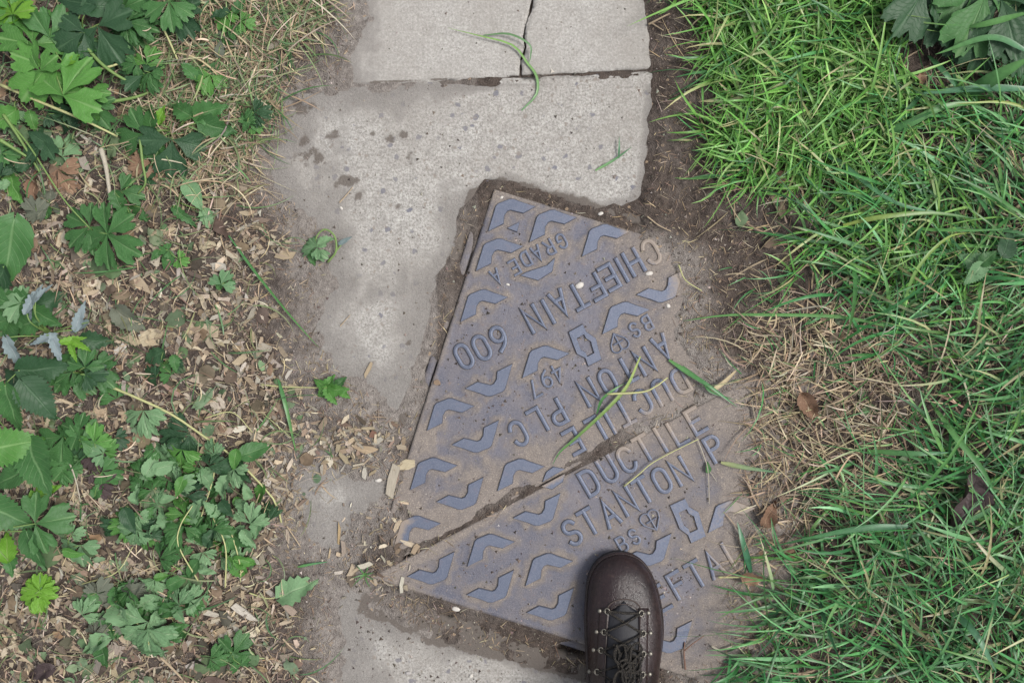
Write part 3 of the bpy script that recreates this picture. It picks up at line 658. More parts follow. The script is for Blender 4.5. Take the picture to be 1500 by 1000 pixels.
# the frame the two halves sit in
root = empty('manhole_housing', W(*((QA + QD) / 2)) + Vector((0, 0, -.05)), 'mostly buried iron frame rim round the two cover halves', 'manhole frame')
for P0, P1, out in ((QA, QB, -E1), (QA, QC, -E2), (QB, QD, E2), (QC, QD, E1)):
    n = 60; t_ = np.linspace(-.012, 1.012, n)[:, None]; rows = []
    for off, zz in ((1.5, -.03), (1.5, -.0028), (3, -.0020), (11, -.0022), (13, -.0032), (14, -.03)):
        q = P0 + (P1 - P0) * t_ + out * off; rows.append(np.stack([wx(q[:, 0]), wy(q[:, 1]), np.full(n, zz)], -1))
    V = np.stack(rows, 1).reshape(-1, 3); F = np.array([(i * 6 + a, i * 6 + a + 1, (i + 1) * 6 + a + 1, (i + 1) * 6 + a) for i in range(n - 1) for a in range(5)])
    dq = np.clip(.45 + fbm(V[:, 0] / S, V[:, 1] / S, 30, 5, 3) * .5, 0, 1)
    part('frame_side', root, V, F, M['iron'], attrs={'dirt': dq})

# ------------------------------------------------------------------ ribbons: grass, straw, clippings
def ribbons(px, py, z0, head, length, width, e0, e1, curl, roll, col, tipcol=None, segs=5, fold=.25, ground=None):
    """n curved tapering blades; e0/e1 elevation angle at root/tip, curl turn of the heading, everything in metres/radians"""
    n = len(px); t = np.linspace(0, 1, segs + 1)
    hd = head[:, None] + curl[:, None] * t; el = e0[:, None] + (e1 - e0)[:, None] * t ** .8
    ds = (length / segs)[:, None]; cx = np.cos(hd) * np.cos(el); cy = np.sin(hd) * np.cos(el); cz = np.sin(el)
    X = np.cumsum(np.concatenate([np.zeros((n, 1)), (cx * ds)[:, :-1]], 1), 1) + wx(px)[:, None]
    Y = np.cumsum(np.concatenate([np.zeros((n, 1)), (cy * ds)[:, :-1]], 1), 1) + wy(py)[:, None]
    Z = np.cumsum(np.concatenate([np.zeros((n, 1)), (cz * ds)[:, :-1]], 1), 1) + z0[:, None]
    gz = soil_z(X.ravel() / S + 750, 500 - Y.ravel() / S).reshape(X.shape) if ground is None else ground
    u, v = in_square(X / S + 750, 500 - Y / S)
    lidm = (u > 0) & (v > 0) & (u < SIDE) & (v < SIDE); gz = np.where(lidm, np.maximum(gz, np.where(u + v < SIDE, LID1, LID2) + .0015), gz)
    Z = np.maximum(Z, gz + .0012)
    wprof = width[:, None] * (np.minimum(1, .55 + 1.8 * t) * (1 - t ** 2.2) ** .8 + .02)
    sx, sy = -np.sin(hd), np.cos(hd); rl = roll[:, None]
    Sx, Sy, Sz = sx * np.cos(rl), sy * np.cos(rl), np.broadcast_to(np.sin(rl), X.shape)
    up = fold * wprof
    L_ = np.stack([X + Sx * wprof / 2, Y + Sy * wprof / 2, Z + Sz * wprof / 2 + up * .5], -1)
    Mi = np.stack([X, Y, Z], -1); Rr = np.stack([X - Sx * wprof / 2, Y - Sy * wprof / 2, Z - Sz * wprof / 2 + up * .5], -1)
    V = np.stack([L_, Mi, Rr], 2).reshape(-1, 3); k = segs + 1
    i = (np.arange(n) * k * 3)[:, None, None] + (np.arange(segs) * 3)[None, :, None] + np.arange(2)[None, None]
    F = np.stack([i, i + 1, i + 4, i + 3], -1).reshape(-1, 4)
    tc = col if tipcol is None else tipcol
    C = col[:, None, :] * (1 - t[None, :, None]) + tc[:, None, :] * t[None, :, None]
    C = np.repeat(C[:, :, None, :], 3, 2).copy(); C[:, :, 1, :] *= 1.12
    uv = np.stack([np.broadcast_to(t[None, :, None], (n, k, 3)), np.broadcast_to(np.array((0, .5, 1))[None, None], (n, k, 3))], -1).reshape(-1, 2)
    return V, F, C.reshape(-1, 3), uv
def blend(colors, weights, n, jit=.18, hue=.05):
    c = np.array(colors)[rng.choice(len(colors), n, p=np.array(weights) / sum(weights))]
    return np.clip(c * (1 + jit * rng.standard_normal((n, 1))) * (1 + hue * rng.standard_normal((n, 3))), .004, .9)
def scatter(n, box, dens):
    """rejection-sample n candidate points in box, kept with probability dens"""
    x = rng.uniform(box[0], box[2], n); y = rng.uniform(box[1], box[3], n); p = dens(x, y); k = rng.random(n) < p; return x[k], y[k]
G1 = [(1000, -330), (1345, -330), (1318, 40), (1350, 140), (1335, 240), (1200, 268), (1075, 250), (1058, 190), (1072, 120), (1050, 60), (1025, 0)]
G2 = [(1345, 140), (1420, 130), (1850, 20), (1850, 1340), (1090, 1340), (1112, 960), (1135, 880), (1195, 800), (1235, 710), (1330, 640), (1335, 570), (1230, 500), (1195, 400), (1195, 320), (1330, 250)]
STRAW = [(1090, 455), (1250, 462), (1350, 545), (1330, 650), (1230, 710), (1120, 800), (1075, 870), (1085, 700), (1080, 560)]
def bare(x, y):
    return np.maximum.reduce([sstep(1.25, .75, np.hypot((x - 1375) / 66, (y - 95) / 46)), sstep(1.3, .8, np.hypot((x - 1412) / 34, (y - 738) / 34)), .8 * sstep(1.3, .7, np.hypot((x - 1130) / 50, (y - 320) / 45)), .7 * sstep(1.3, .6, np.hypot((x - 1215) / 50, (y - 415) / 40))])
def g1d(x, y): return sstep(48, -30, sdist(G1, x, y) + fbm(x, y, 50, 3, 3) * 34) * (1 - bare(x, y))
def g2d(x, y): return sstep(40, -40, sdist(G2, x, y) + fbm(x, y, 70, 4, 3) * 34) * (1 - bare(x, y))
def rside(x, y): return sstep(0, 60, x - np.interp(y, (-330, 0, 250, 330, 560, 700, 1000, 1340), (985, 990, 1010, 1060, 1070, 1075, 1080, 1080)) + fbm(x, y, 30, 6, 3) * 22)
BR = [(.105, .275, .050), (.060, .185, .040), (.160, .365, .080), (.23, .39, .115), (.40, .37, .20)]
CO = [(.044, .180, .052), (.075, .255, .080), (.024, .100, .038), (.155, .315, .145), (.125, .27, .068), (.40, .35, .20)]
Sx = []
# fine bright grass
x, y = scatter(21000, (960, -330, 1430, 420), lambda x, y: np.maximum(g1d(x, y), .3 * g2d(x, y)) * .72)
n = len(x); hd = np.pi * (.95 + .05) + rng.normal(0, 1.15, n) + .5
Sx.append(ribbons(x, y, soil_z(x, y), hd, rng.gamma(6, .0098, n), rng.uniform(.0019, .0052, n), rng.uniform(R(25), R(80), n), rng.uniform(R(-45), R(15), n), rng.normal(0, .5, n), rng.normal(0, .5, n), blend(BR, (5, 3, 4, 3, .9), n, .3), blend(BR, (4, 2, 5, 3, 1.2), n, .3)))
# coarse grass, combed roughly towards the path
x, y = scatter(26000, (1000, -330, 1850, 1340), lambda x, y: np.maximum(g2d(x, y), .26 * g1d(x, y)) * np.where(x < 1560, .50, .26) * (1 - .75 * sstep(60, -10, sdist(STRAW, x, y) + fbm(x, y, 60, 44, 3) * 30)))
n = len(x); flow = R(168) + .5 * fbm(x, y, 190, 21, 2) * 1.6 - sstep(780, 960, y) * sstep(1250, 1400, x) * R(38)
Sx.append(ribbons(x, y, soil_z(x, y), flow + rng.normal(0, .75, n) + np.pi * (rng.random(n) < .16), rng.gamma(6, .0150, n), rng.uniform(.0020, .0070, n) * (.6 + .55 * rng.random(n)), rng.uniform(R(20), R(70), n), rng.uniform(R(-50), R(8), n), rng.normal(0, .45, n), rng.normal(0, .55, n), blend(CO, (5, 5, 3, 3, 3.5, 1.1), n, .32), blend(CO, (3, 5, 2, 5, 3.5, 1.8), n, .32), segs=6))
# thin seedlings at the bare margins
x, y = scatter(9000, (960, -330, 1500, 1340), lambda x, y: rside(x, y) * (.10 + .55 * sstep(.35, 1, fbm(x, y, 42, 8, 3) + .35)) * (1 - bare(x, y)) * .55)
n = len(x)
Sx.append(ribbons(x, y, soil_z(x, y), R(175) + rng.normal(0, 1.1, n), rng.gamma(6, .007, n), rng.uniform(.0012, .0030, n), rng.uniform(R(15), R(70), n), rng.uniform(R(-40), R(15), n), rng.normal(0, .6, n), rng.normal(0, .5, n), blend(CO, (5, 5, 2, 3, 4, 1), n), blend(CO, (4, 5, 2, 4, 3, 1.5), n)))
# green strands among the litter on the other verge
def lside(x, y): return sstep(0, 50, np.interp(y, (-330, 0, 60, 120, 200, 270, 350, 420, 520, 600, 680, 760, 830, 900, 1000, 1340), (510, 505, 485, 440, 400, 385, 440, 420, 425, 470, 540, 470, 430, 450, 470, 480)) - x + fbm(x, y, 40, 12, 3) * 26)
x, y = scatter(20000, (-330, -330, 540, 1340), lambda x, y: lside(x, y) * (.08 + .62 * sstep(260, 200, y) * sstep(200, 300, x) + .2 * sstep(260, 200, y)))
n = len(x); LG = [(.055, .14, .05), (.10, .20, .08), (.16, .22, .10), (.27, .29, .15)]
Sx.append(ribbons(x, y, soil_z(x, y) + rng.uniform(0, .012, n), rng.uniform(0, 6.28, n), rng.gamma(5, .010, n), rng.uniform(.0010, .0032, n), rng.uniform(R(0), R(40), n), rng.uniform(R(-30), R(10), n), rng.normal(0, 1.1, n), rng.normal(0, .5, n), blend(LG, (4, 3, 3, 2), n), blend(LG, (3, 3, 3, 3), n), segs=6))
V, F, C, U = (np.vstack([s[0] for s in Sx]), [], np.vstack([s[2] for s in Sx]), np.vstack([s[3] for s in Sx])); o_ = 0
for s in Sx: F.append(s[1] + o_); o_ += len(s[0])
tag(link('grass', mesh_np('grass', V, np.vstack(F), M['grass'], cols=C, uvs=U)), kind='stuff')

# dead grass and straw fibres
Sx = []
ST = [(.46, .37, .24), (.34, .265, .175), (.24, .18, .125), (.53, .45, .33), (.17, .12, .085), (.29, .235, .19)]
x, y = scatter(30000, (1000, -330, 1700, 1340), lambda x, y: rside(x, y) * (.10 + .20 * g2d(x, y) + .10 * g1d(x, y) + .75 * sstep(40, -30, sdist(STRAW, x, y) + fbm(x, y, 40, 15, 3) * 25)))
n = len(x)
Sx.append(ribbons(x, y, soil_z(x, y) + rng.exponential(.004, n), R(160) + rng.normal(0, 1.2, n), rng.gamma(3, .0125, n), rng.uniform(.0007, .0030, n), rng.uniform(R(-5), R(28), n), rng.uniform(R(-35), R(5), n), rng.normal(0, .5, n), rng.normal(0, .4, n), blend(ST, (4, 4, 3, 2, 2, 2), n)))
x, y = scatter(34000, (-330, -330, 580, 1340), lambda x, y: lside(x, y) * (.40 + .45 * sstep(280, 220, y) * sstep(200, 280, x)))
n = len(x)
Sx.append(ribbons(x, y, soil_z(x, y) + rng.exponential(.004, n), rng.uniform(0, 6.28, n), rng.gamma(3, .0078, n), rng.uniform(.0006, .0023, n), rng.uniform(R(-5), R(22), n), rng.uniform(R(-35), R(5), n), rng.normal(0, .8, n), rng.normal(0, .4, n), blend(ST, (4, 4, 4, 2, 3, 3), n)))
x, y = scatter(15000, (150, -330, 560, 330), lambda x, y: lside(x, y) * sstep(170, 270, x) * sstep(310, 230, y))
n = len(x)
Sx.append(ribbons(x, y, soil_z(x, y) + rng.exponential(.007, n), rng.uniform(0, 6.28, n), rng.gamma(3, .0125, n), rng.uniform(.0007, .0030, n), rng.uniform(R(-5), R(25), n), rng.uniform(R(-35), R(5), n), rng.normal(0, .6, n), rng.normal(0, .4, n), blend(ST + [(.14, .22, .09), (.22, .28, .14)], (4, 4, 3, 3, 2, 2, 3, 2.5), n)))
# short bits trodden into the bare earth
def earth(x, y): _, d, *_r = soil_fields(x, y); return sstep(-2, 10, d)
x, y = scatter(38000, (340, -50, 1160, 1040), lambda x, y: earth(x, y) * (.35 + .6 * sstep(0, .8, fbm(x, y, 60, 19, 3))))
n = len(x)
Sx.append(ribbons(x, y, soil_z(x, y) + .0008, rng.uniform(0, 6.28, n), rng.gamma(2.5, .0034, n), rng.uniform(.0005, .0015, n), rng.uniform(0, R(12), n), rng.uniform(R(-20), 0, n), rng.normal(0, .22, n), rng.normal(0, .3, n), blend(ST, (2, 4, 5, 1, 6, 4), n), segs=3))
V, F, C, U = (np.vstack([s[0] for s in Sx]), [], np.vstack([s[2] for s in Sx]), np.vstack([s[3] for s in Sx])); o_ = 0
for s in Sx: F.append(s[1] + o_); o_ += len(s[0])
tag(link('dead_grass', mesh_np('dead_grass', V, np.vstack(F), M['straw'], cols=C, uvs=U)), kind='stuff')

# ------------------------------------------------------------------ wood chips, leaf litter, grit
def chip_arrays(px, py, z0, head, L, Wd, T, col, tilt):
    """splintered chips: a ragged six-sided outline, two levels"""
    n = len(px); base = np.array([(-.5, -.22), (-.40, .45), (.08, .46), (.5, .26), (.44, -.44), (-.05, -.46)])
    P = base[None] + rng.normal(0, .10, (n, 6, 2)) * np.array((1.1, 1.25)); c, s_ = np.cos(head)[:, None], np.sin(head)[:, None]
    lx, ly = P[..., 0] * L[:, None], P[..., 1] * Wd[:, None]
    X = lx * c - ly * s_ + wx(px)[:, None]; Y = lx * s_ + ly * c + wy(py)[:, None]
    tz = lx * np.sin(tilt[:, :1]) + ly * np.sin(tilt[:, 1:])
    top = np.stack([X, Y, z0[:, None] + tz + T[:, None] * (1 + rng.normal(0, .15, (n, 6)))], -1); bot = np.stack([X + rng.normal(0, .0006, X.shape), Y, z0[:, None] + tz], -1)
    V = np.concatenate([bot, top], 1).reshape(-1, 3); i = (np.arange(n) * 12)[:, None]
    k = np.arange(6); kk = (k + 1) % 6
    sides = np.stack([i + k, i + kk, i + 6 + kk, i + 6 + k], -1).reshape(-1, 4); caps = np.concatenate([i + 6 + k[None]], 0).reshape(-1, 6)
    C = np.repeat(col, 12, 0); ru = rng.uniform(0, 50, (n, 1))
    U = np.stack([P[..., 0] * .9 + ru, P[..., 1] * .35 + ru], -1); U = np.concatenate([U, U], 1).reshape(-1, 2)
    return V, [sides, caps], C, U
CH = [(.44, .36, .255), (.35, .28, .19), (.48, .41, .315), (.24, .18, .13), (.32, .28, .225), (.17, .125, .095), (.43, .39, .33)]
def chipd(x, y):
    a = lside(x, y) * np.where(y < 330, .22 + .3 * sstep(150, 330, y), .78); a = a * np.where((x > 250) & (y < 220), .35, 1)
    b = .85 * sstep(1.25, .5, np.hypot((x - 520) / 90, (y - 650) / 42)) + .35 * sstep(1.3, .6, np.hypot((x - 545) / 70, (y - 800) / 80))
    return np.clip(np.maximum(a, b * .8) * (.65 + .6 * sstep(-.4, .5, fbm(x, y, 60, 25, 3))), 0, 1)
x, y = scatter(40000, (-250, -200, 620, 1250), chipd)
n = len(x); L = np.clip(rng.gamma(2.0, .0043, n), .003, .026); Wd = L * rng.uniform(.14, .52, n)
big = (L * Wd > np.sort(L * Wd)[-170]) & (x > 5) & (x < 600) & (y > 5) & (y < 995)
small = ~big
def chips(sel): return chip_arrays(x[sel], y[sel], soil_z(x[sel], y[sel]) + rng.exponential(.0022, sel.sum()) - .0012, rng.uniform(0, 6.28, sel.sum()), L[sel], Wd[sel], rng.uniform(.0010, .0032, sel.sum()), blend(CH, (4, 4, 2.4, 3.4, 3.4, 1.3, 1.6), sel.sum(), .2, .025), rng.normal(0, .16, (sel.sum(), 2)))
V, F, C, U = chips(small)
tag(link('wood_chip_mulch', mesh_np('wood_chip_mulch', V, F, M['chip'], cols=C, uvs=U, smooth=False)), kind='stuff')
bi = np.where(big)[0][np.argsort(-(L * Wd)[big])]; USED = set()
LANDMARKS = [(150, 340, 'the pair of lobed leaves'), (160, 250, 'the bleached stick'), (285, 290, 'the pale oval leaf'), (190, 470, 'the withered grey leaf'), (80, 480, 'the silvery mugwort'), (40, 570, 'the dark nettle leaves'), (60, 690, 'the lower nettle leaf'), (180, 580, 'the start of the long cut stem'), (300, 640, 'the middle of the long cut stem'), (390, 720, 'the end of the long cut stem'),
             (270, 760, 'the wilted heap'), (170, 770, 'the brown gap beside the wilted heap'), (210, 910, 'the limp cut weed'), (55, 868, 'the lime seedling'), (435, 861, 'the single serrated leaf'), (485, 570, 'the bright rooted seedling'), (465, 365, 'the hooked seedling'), (560, 650, 'the bark pile by the cover'), (350, 450, 'the limp blade on dusty earth'), (330, 560, 'the squarish pale chip'),
             (330, 930, 'the lowest round leaves'), (60, 970, 'the stout brown stick'), (330, 830, 'the pale stalks below the wilted heap'), (250, 210, 'the leaflet fan'), (70, 260, 'the orange crumpled leaf'), (110, 130, 'the bright lobed weed'), (400, 180, 'the green clippings'), (120, 800, 'the square bark piece'), (340, 380, 'the dusty lump of earth')]
for i in bi:
    sel = np.zeros(n, bool); sel[i] = True; V, F, C, U = chips(sel)
    m_ = C[0].mean(); shade = 'bleached' if m_ > .46 else 'pale' if m_ > .36 else 'tan' if m_ > .28 else 'brown' if m_ > .2 else 'dark brown'
    ar = Wd[i] / L[i]; shp = 'splinter-thin' if ar < .24 else 'long' if ar < .34 else 'broad' if ar < .44 else 'stubby'
    lx_, ly_, lname = min(LANDMARKS, key=lambda q: math.hypot(q[0] - x[i], q[1] - y[i])); dx_, dy_ = x[i] - lx_, y[i] - ly_
    where = ('just above' if dy_ < 0 else 'just below') if abs(dy_) > abs(dx_) else ('on the path side of' if dx_ > 0 else 'on the outer side of')
    lab = '%s %s wood chip %s %s' % (shp, shade, where, lname)
    if lab in USED: lab = lab.replace('wood chip', 'smaller wood chip')
    if lab in USED or len(lab.split()) > 16: continue
    USED.add(lab)
    single('wood_chip', V, F, M['chip'], lab, 'wood chip', 'wood chips in the mulch', cols=C, uvs=U, smooth=False)
# conspicuous chips, one by one
SPEC = [(576, 702, 46, 16, 80, (.48, .425, .34), 'long bleached wood splinter standing out at the lower rim of the iron cover'), (300, 553, 34, 20, -4, (.60, .50, .38), 'pale squarish wood chip alone on dark mulch level with the split cover'), (322, 590, 22, 20, -50, (.60, .52, .42), 'small cube-like pale wood chip next to the stem of wilted weed'),
        (228, 495, 28, 24, 20, (.62, .52, .36), 'yellowish broad chip below the withered grey leaf'), (298, 480, 40, 20, -8, (.58, .47, .33), 'broad tan chip between withered leaf and the dusty earth'), (152, 605, 20, 16, 10, (.60, .46, .32), 'orange-tan blocky chip left of the wilted heap'), (535, 655, 46, 12, -12, (.55, .42, .28), 'long tan bark strip on the bare earth by the cover'),
        (462, 662, 14, 14, 40, (.62, .54, .42), 'small pale chip on the earth under the long bark strip'), (588, 655, 14, 10, 5, (.46, .38, .28), 'stubby light chip touching the rim of the cover'), (497, 782, 30, 4, 86, (.52, .38, .21), 'straight thin yellowish stick of wood upright on bare earth'), (172, 955, 40, 28, 75, (.40, .33, .28), 'greyish bark plate below the lowest wilted leaves'),
        (163, 838, 26, 24, 70, (.42, .35, .29), 'grey-brown square bark piece above the wilted leaves'), (420, 375, 30, 10, 5, (.50, .40, .27), 'flat tan chip beside the bent seedling'), (352, 277, 32, 14, 3, (.44, .36, .27), 'grey-tan chip lying above the two-leaved weed at the earth edge'), (235, 380, 14, 24, 0, (.66, .58, .46), 'upright pale chip right below the pair of lobed leaves'),
        (215, 415, 34, 16, -30, (.50, .40, .28), 'curved tan bark chip above the withered grey leaf'), (330, 500, 20, 8, 8, (.60, .53, .40), 'small whitish chip on the dark mulch'), (540, 540, 22, 5, 65, (.5, .4, .27), 'thin splinter on the dusty concrete'), (640, 560, 10, 8, 5, (.36, .26, .18), 'crumb of bark in the gap beside the cover'), (300, 890, 44, 13, -12, (.66, .60, .50), 'whitish long chip below the wilted heap'),
        (360, 893, 30, 12, -30, (.68, .62, .53), 'white splintered chip beside the single serrated leaf'), (548, 635, 12, 9, 80, (.24, .13, .09), 'reddish brown chip in the bark pile by the cover'), (1135, 300, 40, 15, -55, (.42, .32, .22), 'torn tan bark flake on bare earth beside the bright grass')]
for (cx, cy, l_, w_, a_, c_, lab) in SPEC:
    c_ = tuple(q * .8 for q in c_)
    V, F, C, U = chip_arrays(np.array([cx]), np.array([cy]), surf_z(cx, cy) + .0012, np.array([R(a_)]), np.array([l_ * S]), np.array([w_ * S]), np.array([.0022]), np.array([c_]), np.array([(.07, .08)]))
    single('wood_chip', V, F, M['chip'], lab, 'wood chip', 'conspicuous wood pieces', cols=C, uvs=U, smooth=False)
# crumpled leaf litter
def litter_arrays(px, py, z0, head, L, col):
    n = len(px); u = np.linspace(-1, 1, 4); t_ = np.linspace(0, 1, 5); T_, U_2 = np.meshgrid(t_, u, indexing='ij'); w_ = np.sin(np.pi * (.08 + .84 * T_)) * .42
    lx = (T_ - .5)[None] + rng.normal(0, .05, (n, 5, 4)); ly = (U_2 * w_)[None] * rng.uniform(.5, 1.25, (n, 1, 1)) + rng.normal(0, .05, (n, 5, 4)); lz = rng.normal(0, .10, (n, 5, 4)) + .12 * np.cos(3 * lx + rng.uniform(0, 6, (n, 1, 1))) + .15
    c, s_ = np.cos(head)[:, None, None], np.sin(head)[:, None, None]; k = L[:, None, None]
    V = np.stack([(lx * c - ly * s_) * k + wx(px)[:, None, None], (lx * s_ + ly * c) * k + wy(py)[:, None, None], np.abs(lz) * k + z0[:, None, None]], -1).reshape(-1, 3)
    idx = np.arange(20).reshape(5, 4); f = np.stack([idx[:-1, :-1], idx[1:, :-1], idx[1:, 1:], idx[:-1, 1:]], -1).reshape(-1, 4)
    F = (f[None] + (np.arange(n) * 20)[:, None, None]).reshape(-1, 4); return V, F, np.repeat(col, 20, 0), np.zeros((len(V), 2))
LT = [(.13, .10, .072), (.20, .15, .10), (.085, .075, .055), (.10, .15, .075), (.26, .175, .105), (.15, .21, .12)]
x, y = scatter(3600, (-250, -200, 520, 1250), lambda x, y: lside(x, y) * np.where(x < 330, .8, .3))
x2, y2 = scatter(1000, (1080, -200, 1700, 1250), lambda x, y: rside(x, y) * .35); x = np.concatenate([x, x2]); y = np.concatenate([y, y2]); n = len(x)
V, F, C, U = litter_arrays(x, y, soil_z(x, y) + rng.uniform(0, .004, n), rng.uniform(0, 6.28, n), rng.gamma(4, .0034, n), blend(LT, (4, 4, 3, 4, 1.6, 3.5), n))
tag(link('leaf_litter', mesh_np('leaf_litter', V, F, M['litter'], cols=C, uvs=U)), kind='stuff')
# grit: crumbs of stone and earth
def grit_arrays(px, py, z0, r, col):
    n = len(px); b = np.array([(1, 0, 0), (-.5, .87, 0), (-.5, -.87, 0), (.2, .1, .9)]); V = b[None] * (r[:, None, None] * rng.uniform(.6, 1.4, (n, 4, 3))); a = rng.uniform(0, 6.28, n); c, s_ = np.cos(a)[:, None], np.sin(a)[:, None]
    V = np.stack([V[..., 0] * c - V[..., 1] * s_ + wx(px)[:, None], V[..., 0] * s_ + V[..., 1] * c + wy(py)[:, None], V[..., 2] * .8 + z0[:, None]], -1).reshape(-1, 3)
    f = np.array([(0, 1, 3), (1, 2, 3), (2, 0, 3)]); F = (f[None] + (np.arange(n) * 4)[:, None, None]).reshape(-1, 3); return V, F, np.repeat(col, 4, 0), np.zeros((len(V), 2))
x, y = scatter(52000, (340, -60, 1170, 1050), lambda x, y: .06 + .6 * earth(x, y) + .35 * sstep(910, 1000, x) * sstep(330, 400, y) + .25 * ((in_square(x, y)[0] > 0) & (in_square(x, y)[1] > 0)))
n = len(x); GC = [(.10, .08, .066), (.20, .165, .14), (.32, .28, .24), (.52, .47, .42), (.07, .055, .047)]
V, F, C, U = grit_arrays(x, y, surf_z(x, y) - .0002, np.clip(rng.gamma(1.8, .00055, n), .0004, .0036), blend(GC, (5, 4, 2.0, .5, 5), n))
tag(link('grit', mesh_np('grit', V, F, M['grit'], cols=C, smooth=False)), kind='stuff')
PEB = [(848, 418, 7.5, 'pebble', 'largest white pebble on the iron cover, beside the lettering'), (880, 313, 4.5, 'pebble', 'white pebble at the concrete edge above the cover'), (744, 417, 3.2, 'pebble', 'small white pebble below the short line of small letters'), (950, 401, 5.5, 'pebble', 'elongated white pebble between buried chevron and lettering'), (978, 448, 4.2, 'pebble', 'angular white pebble on the earth beside the faint chevron'),
       (668, 891, 6.5, 'pebble', 'white stone in the dirt strip under the lower cover half'), (554, 703, 5.5, 'pebble', 'whitish stone on the earth left of the bleached splinter'), (690, 989, 4, 'pebble', 'white fleck of stone on the lower concrete'), (598, 985, 4.5, 'pebble_grey', 'dark grey stone set in the lower concrete'), (735, 290, 3, 'pebble', 'tiny white stone at the rounded corner of the cover'), (500, 305, 3, 'pebble', 'tiny white stone on the dusty concrete by the dirt patches'),
       (1047, 743, 3.5, 'pebble', 'small stone on the earthy side of the lower cover half'), (984, 834, 3, 'pebble', 'tiny bright stone above the letters beside the boot')]
for (cx, cy, r, m, lab) in PEB:
    a = np.linspace(0, 2 * np.pi, 9, endpoint=False); rows = []
    rr = 1 + .22 * np.sin(a * 2 + cx) + rng.normal(0, .08, 9)
    for k, zz in ((1.0, -.25), (1.05, .25), (.75, .75)): rows.append(np.stack([wx(cx) + np.cos(a) * rr * r * S * k * .85, wy(cy) + np.sin(a) * rr * r * S * k * .68, np.full(9, sz(cx, cy) + r * S * zz * .7)], -1))
    V = np.vstack(rows); F = [np.array([(q * 9 + i, q * 9 + (i + 1) % 9, (q + 1) * 9 + (i + 1) % 9, (q + 1) * 9 + i) for q in range(2) for i in range(9)]), np.array([list(range(18, 27))])]
    single('pebble', V, F, M[m], lab, 'pebble', 'loose stones on the cover and path')

# ------------------------------------------------------------------ leaves
def leaf_serrate(seed, wid=.62, teeth=9, amp=.10, fold=.12, droop=.25, wav=.04, tip=1.0):
    r = np.random.default_rng(seed); nt = teeth * 2 + 5; t = np.linspace(0, 1, nt); u = np.array((-1, -.5, 0, .5, 1.0))
    w = wid * .5 * np.sin(np.pi * np.clip(t, 0, 1) ** .62) ** .85 * (1 - .25 * t); w[0] = .02; w[-1] = .004
    tooth = np.where(np.arange(nt) % 2 == 1, 1 + amp, 1 - amp * .6); T, Ug = np.meshgrid(t, u, indexing='ij'); Wg = np.repeat(w[:, None], 5, 1)
    Wg = Wg * np.where(np.abs(Ug) > .9, tooth[:, None], 1)
    X = Ug * Wg; Y = T + np.where(np.abs(Ug) > .9, np.where(np.arange(nt) % 2 == 1, .025, 0)[:, None], 0) - .10 * np.abs(Ug) * (1 - T) ** 3
    Z = fold * np.abs(Ug) * Wg * 2 - droop * T ** 2 * .5 + wav * np.sin(T * 11 + Ug * 3 + r.uniform(0, 6)) + r.normal(0, .007, T.shape)
    V = np.stack([X, Y, Z], -1).reshape(-1, 3); idx = np.arange(nt * 5).reshape(nt, 5)
    F = np.stack([idx[:-1, :-1], idx[:-1, 1:], idx[1:, 1:], idx[1:, :-1]], -1).reshape(-1, 4)
    return V, F, np.stack([(Ug * .5 + .5).ravel(), T.ravel()], -1)
def leaf_lobed(seed, lobes=3, spread=130, deep=.62, teeth=.10, droop=.34, crumple=.032):
    """palmate: each lobe a fan of its own that widens towards three toothed sub-lobes"""
    r = np.random.default_rng(seed); parts_ = []
    for k in range(lobes):
        a = (k - (lobes - 1) / 2) * (2 * spread / lobes) + r.normal(0, 5); sc = 1 - .20 * abs(k - (lobes - 1) / 2) / max(1, (lobes - 1) / 2) + r.normal(0, .04)
        nt = 11; t = np.linspace(0, 1, nt); nu = 25; u = np.linspace(-1, 1, nu)
        half = R(spread / lobes) * .98; T, Ug = np.meshgrid(t, u, indexing='ij')
        sub = .80 + .22 * np.abs(np.cos(Ug * 1.5 * np.pi)) ** .7 - .13 * np.abs(Ug) ** 3 + teeth * .45 * np.where(np.arange(nu) % 2 == 0, .55, -.45)[None]
        wang = half * (.66 + .46 * sstep(0, .8, T)) * (1 - (1 - deep) * .18)
        rad = sc * T * np.where(T > .45, 1 + (sub - 1) * (T - .45) / .55, 1); ang = Ug * wang * (1.0 - .14 * T ** 3)
        X = rad * np.sin(ang); Y = rad * np.cos(ang)
        Z = .20 * np.abs(Ug) * T * sc * .8 - droop * rad ** 2 * .6 + crumple * np.sin(9 * X + k) * T + r.normal(0, crumple * .4, X.shape) * T + .03
        ca, sa = math.cos(R(a)), math.sin(R(a)); V = np.stack([X * ca + Y * sa, -X * sa + Y * ca, Z + .004 * k], -1).reshape(-1, 3)
        idx = np.arange(nt * nu).reshape(nt, nu); F = np.stack([idx[:-1, :-1], idx[1:, :-1], idx[1:, 1:], idx[:-1, 1:]], -1).reshape(-1, 4)[:, ::-1]
        parts_.append((V, F, np.stack([(Ug * .5 + .5).ravel(), T.ravel()], -1)))
    V, F, U = join(parts_); return V, F, U
LEAF = {}
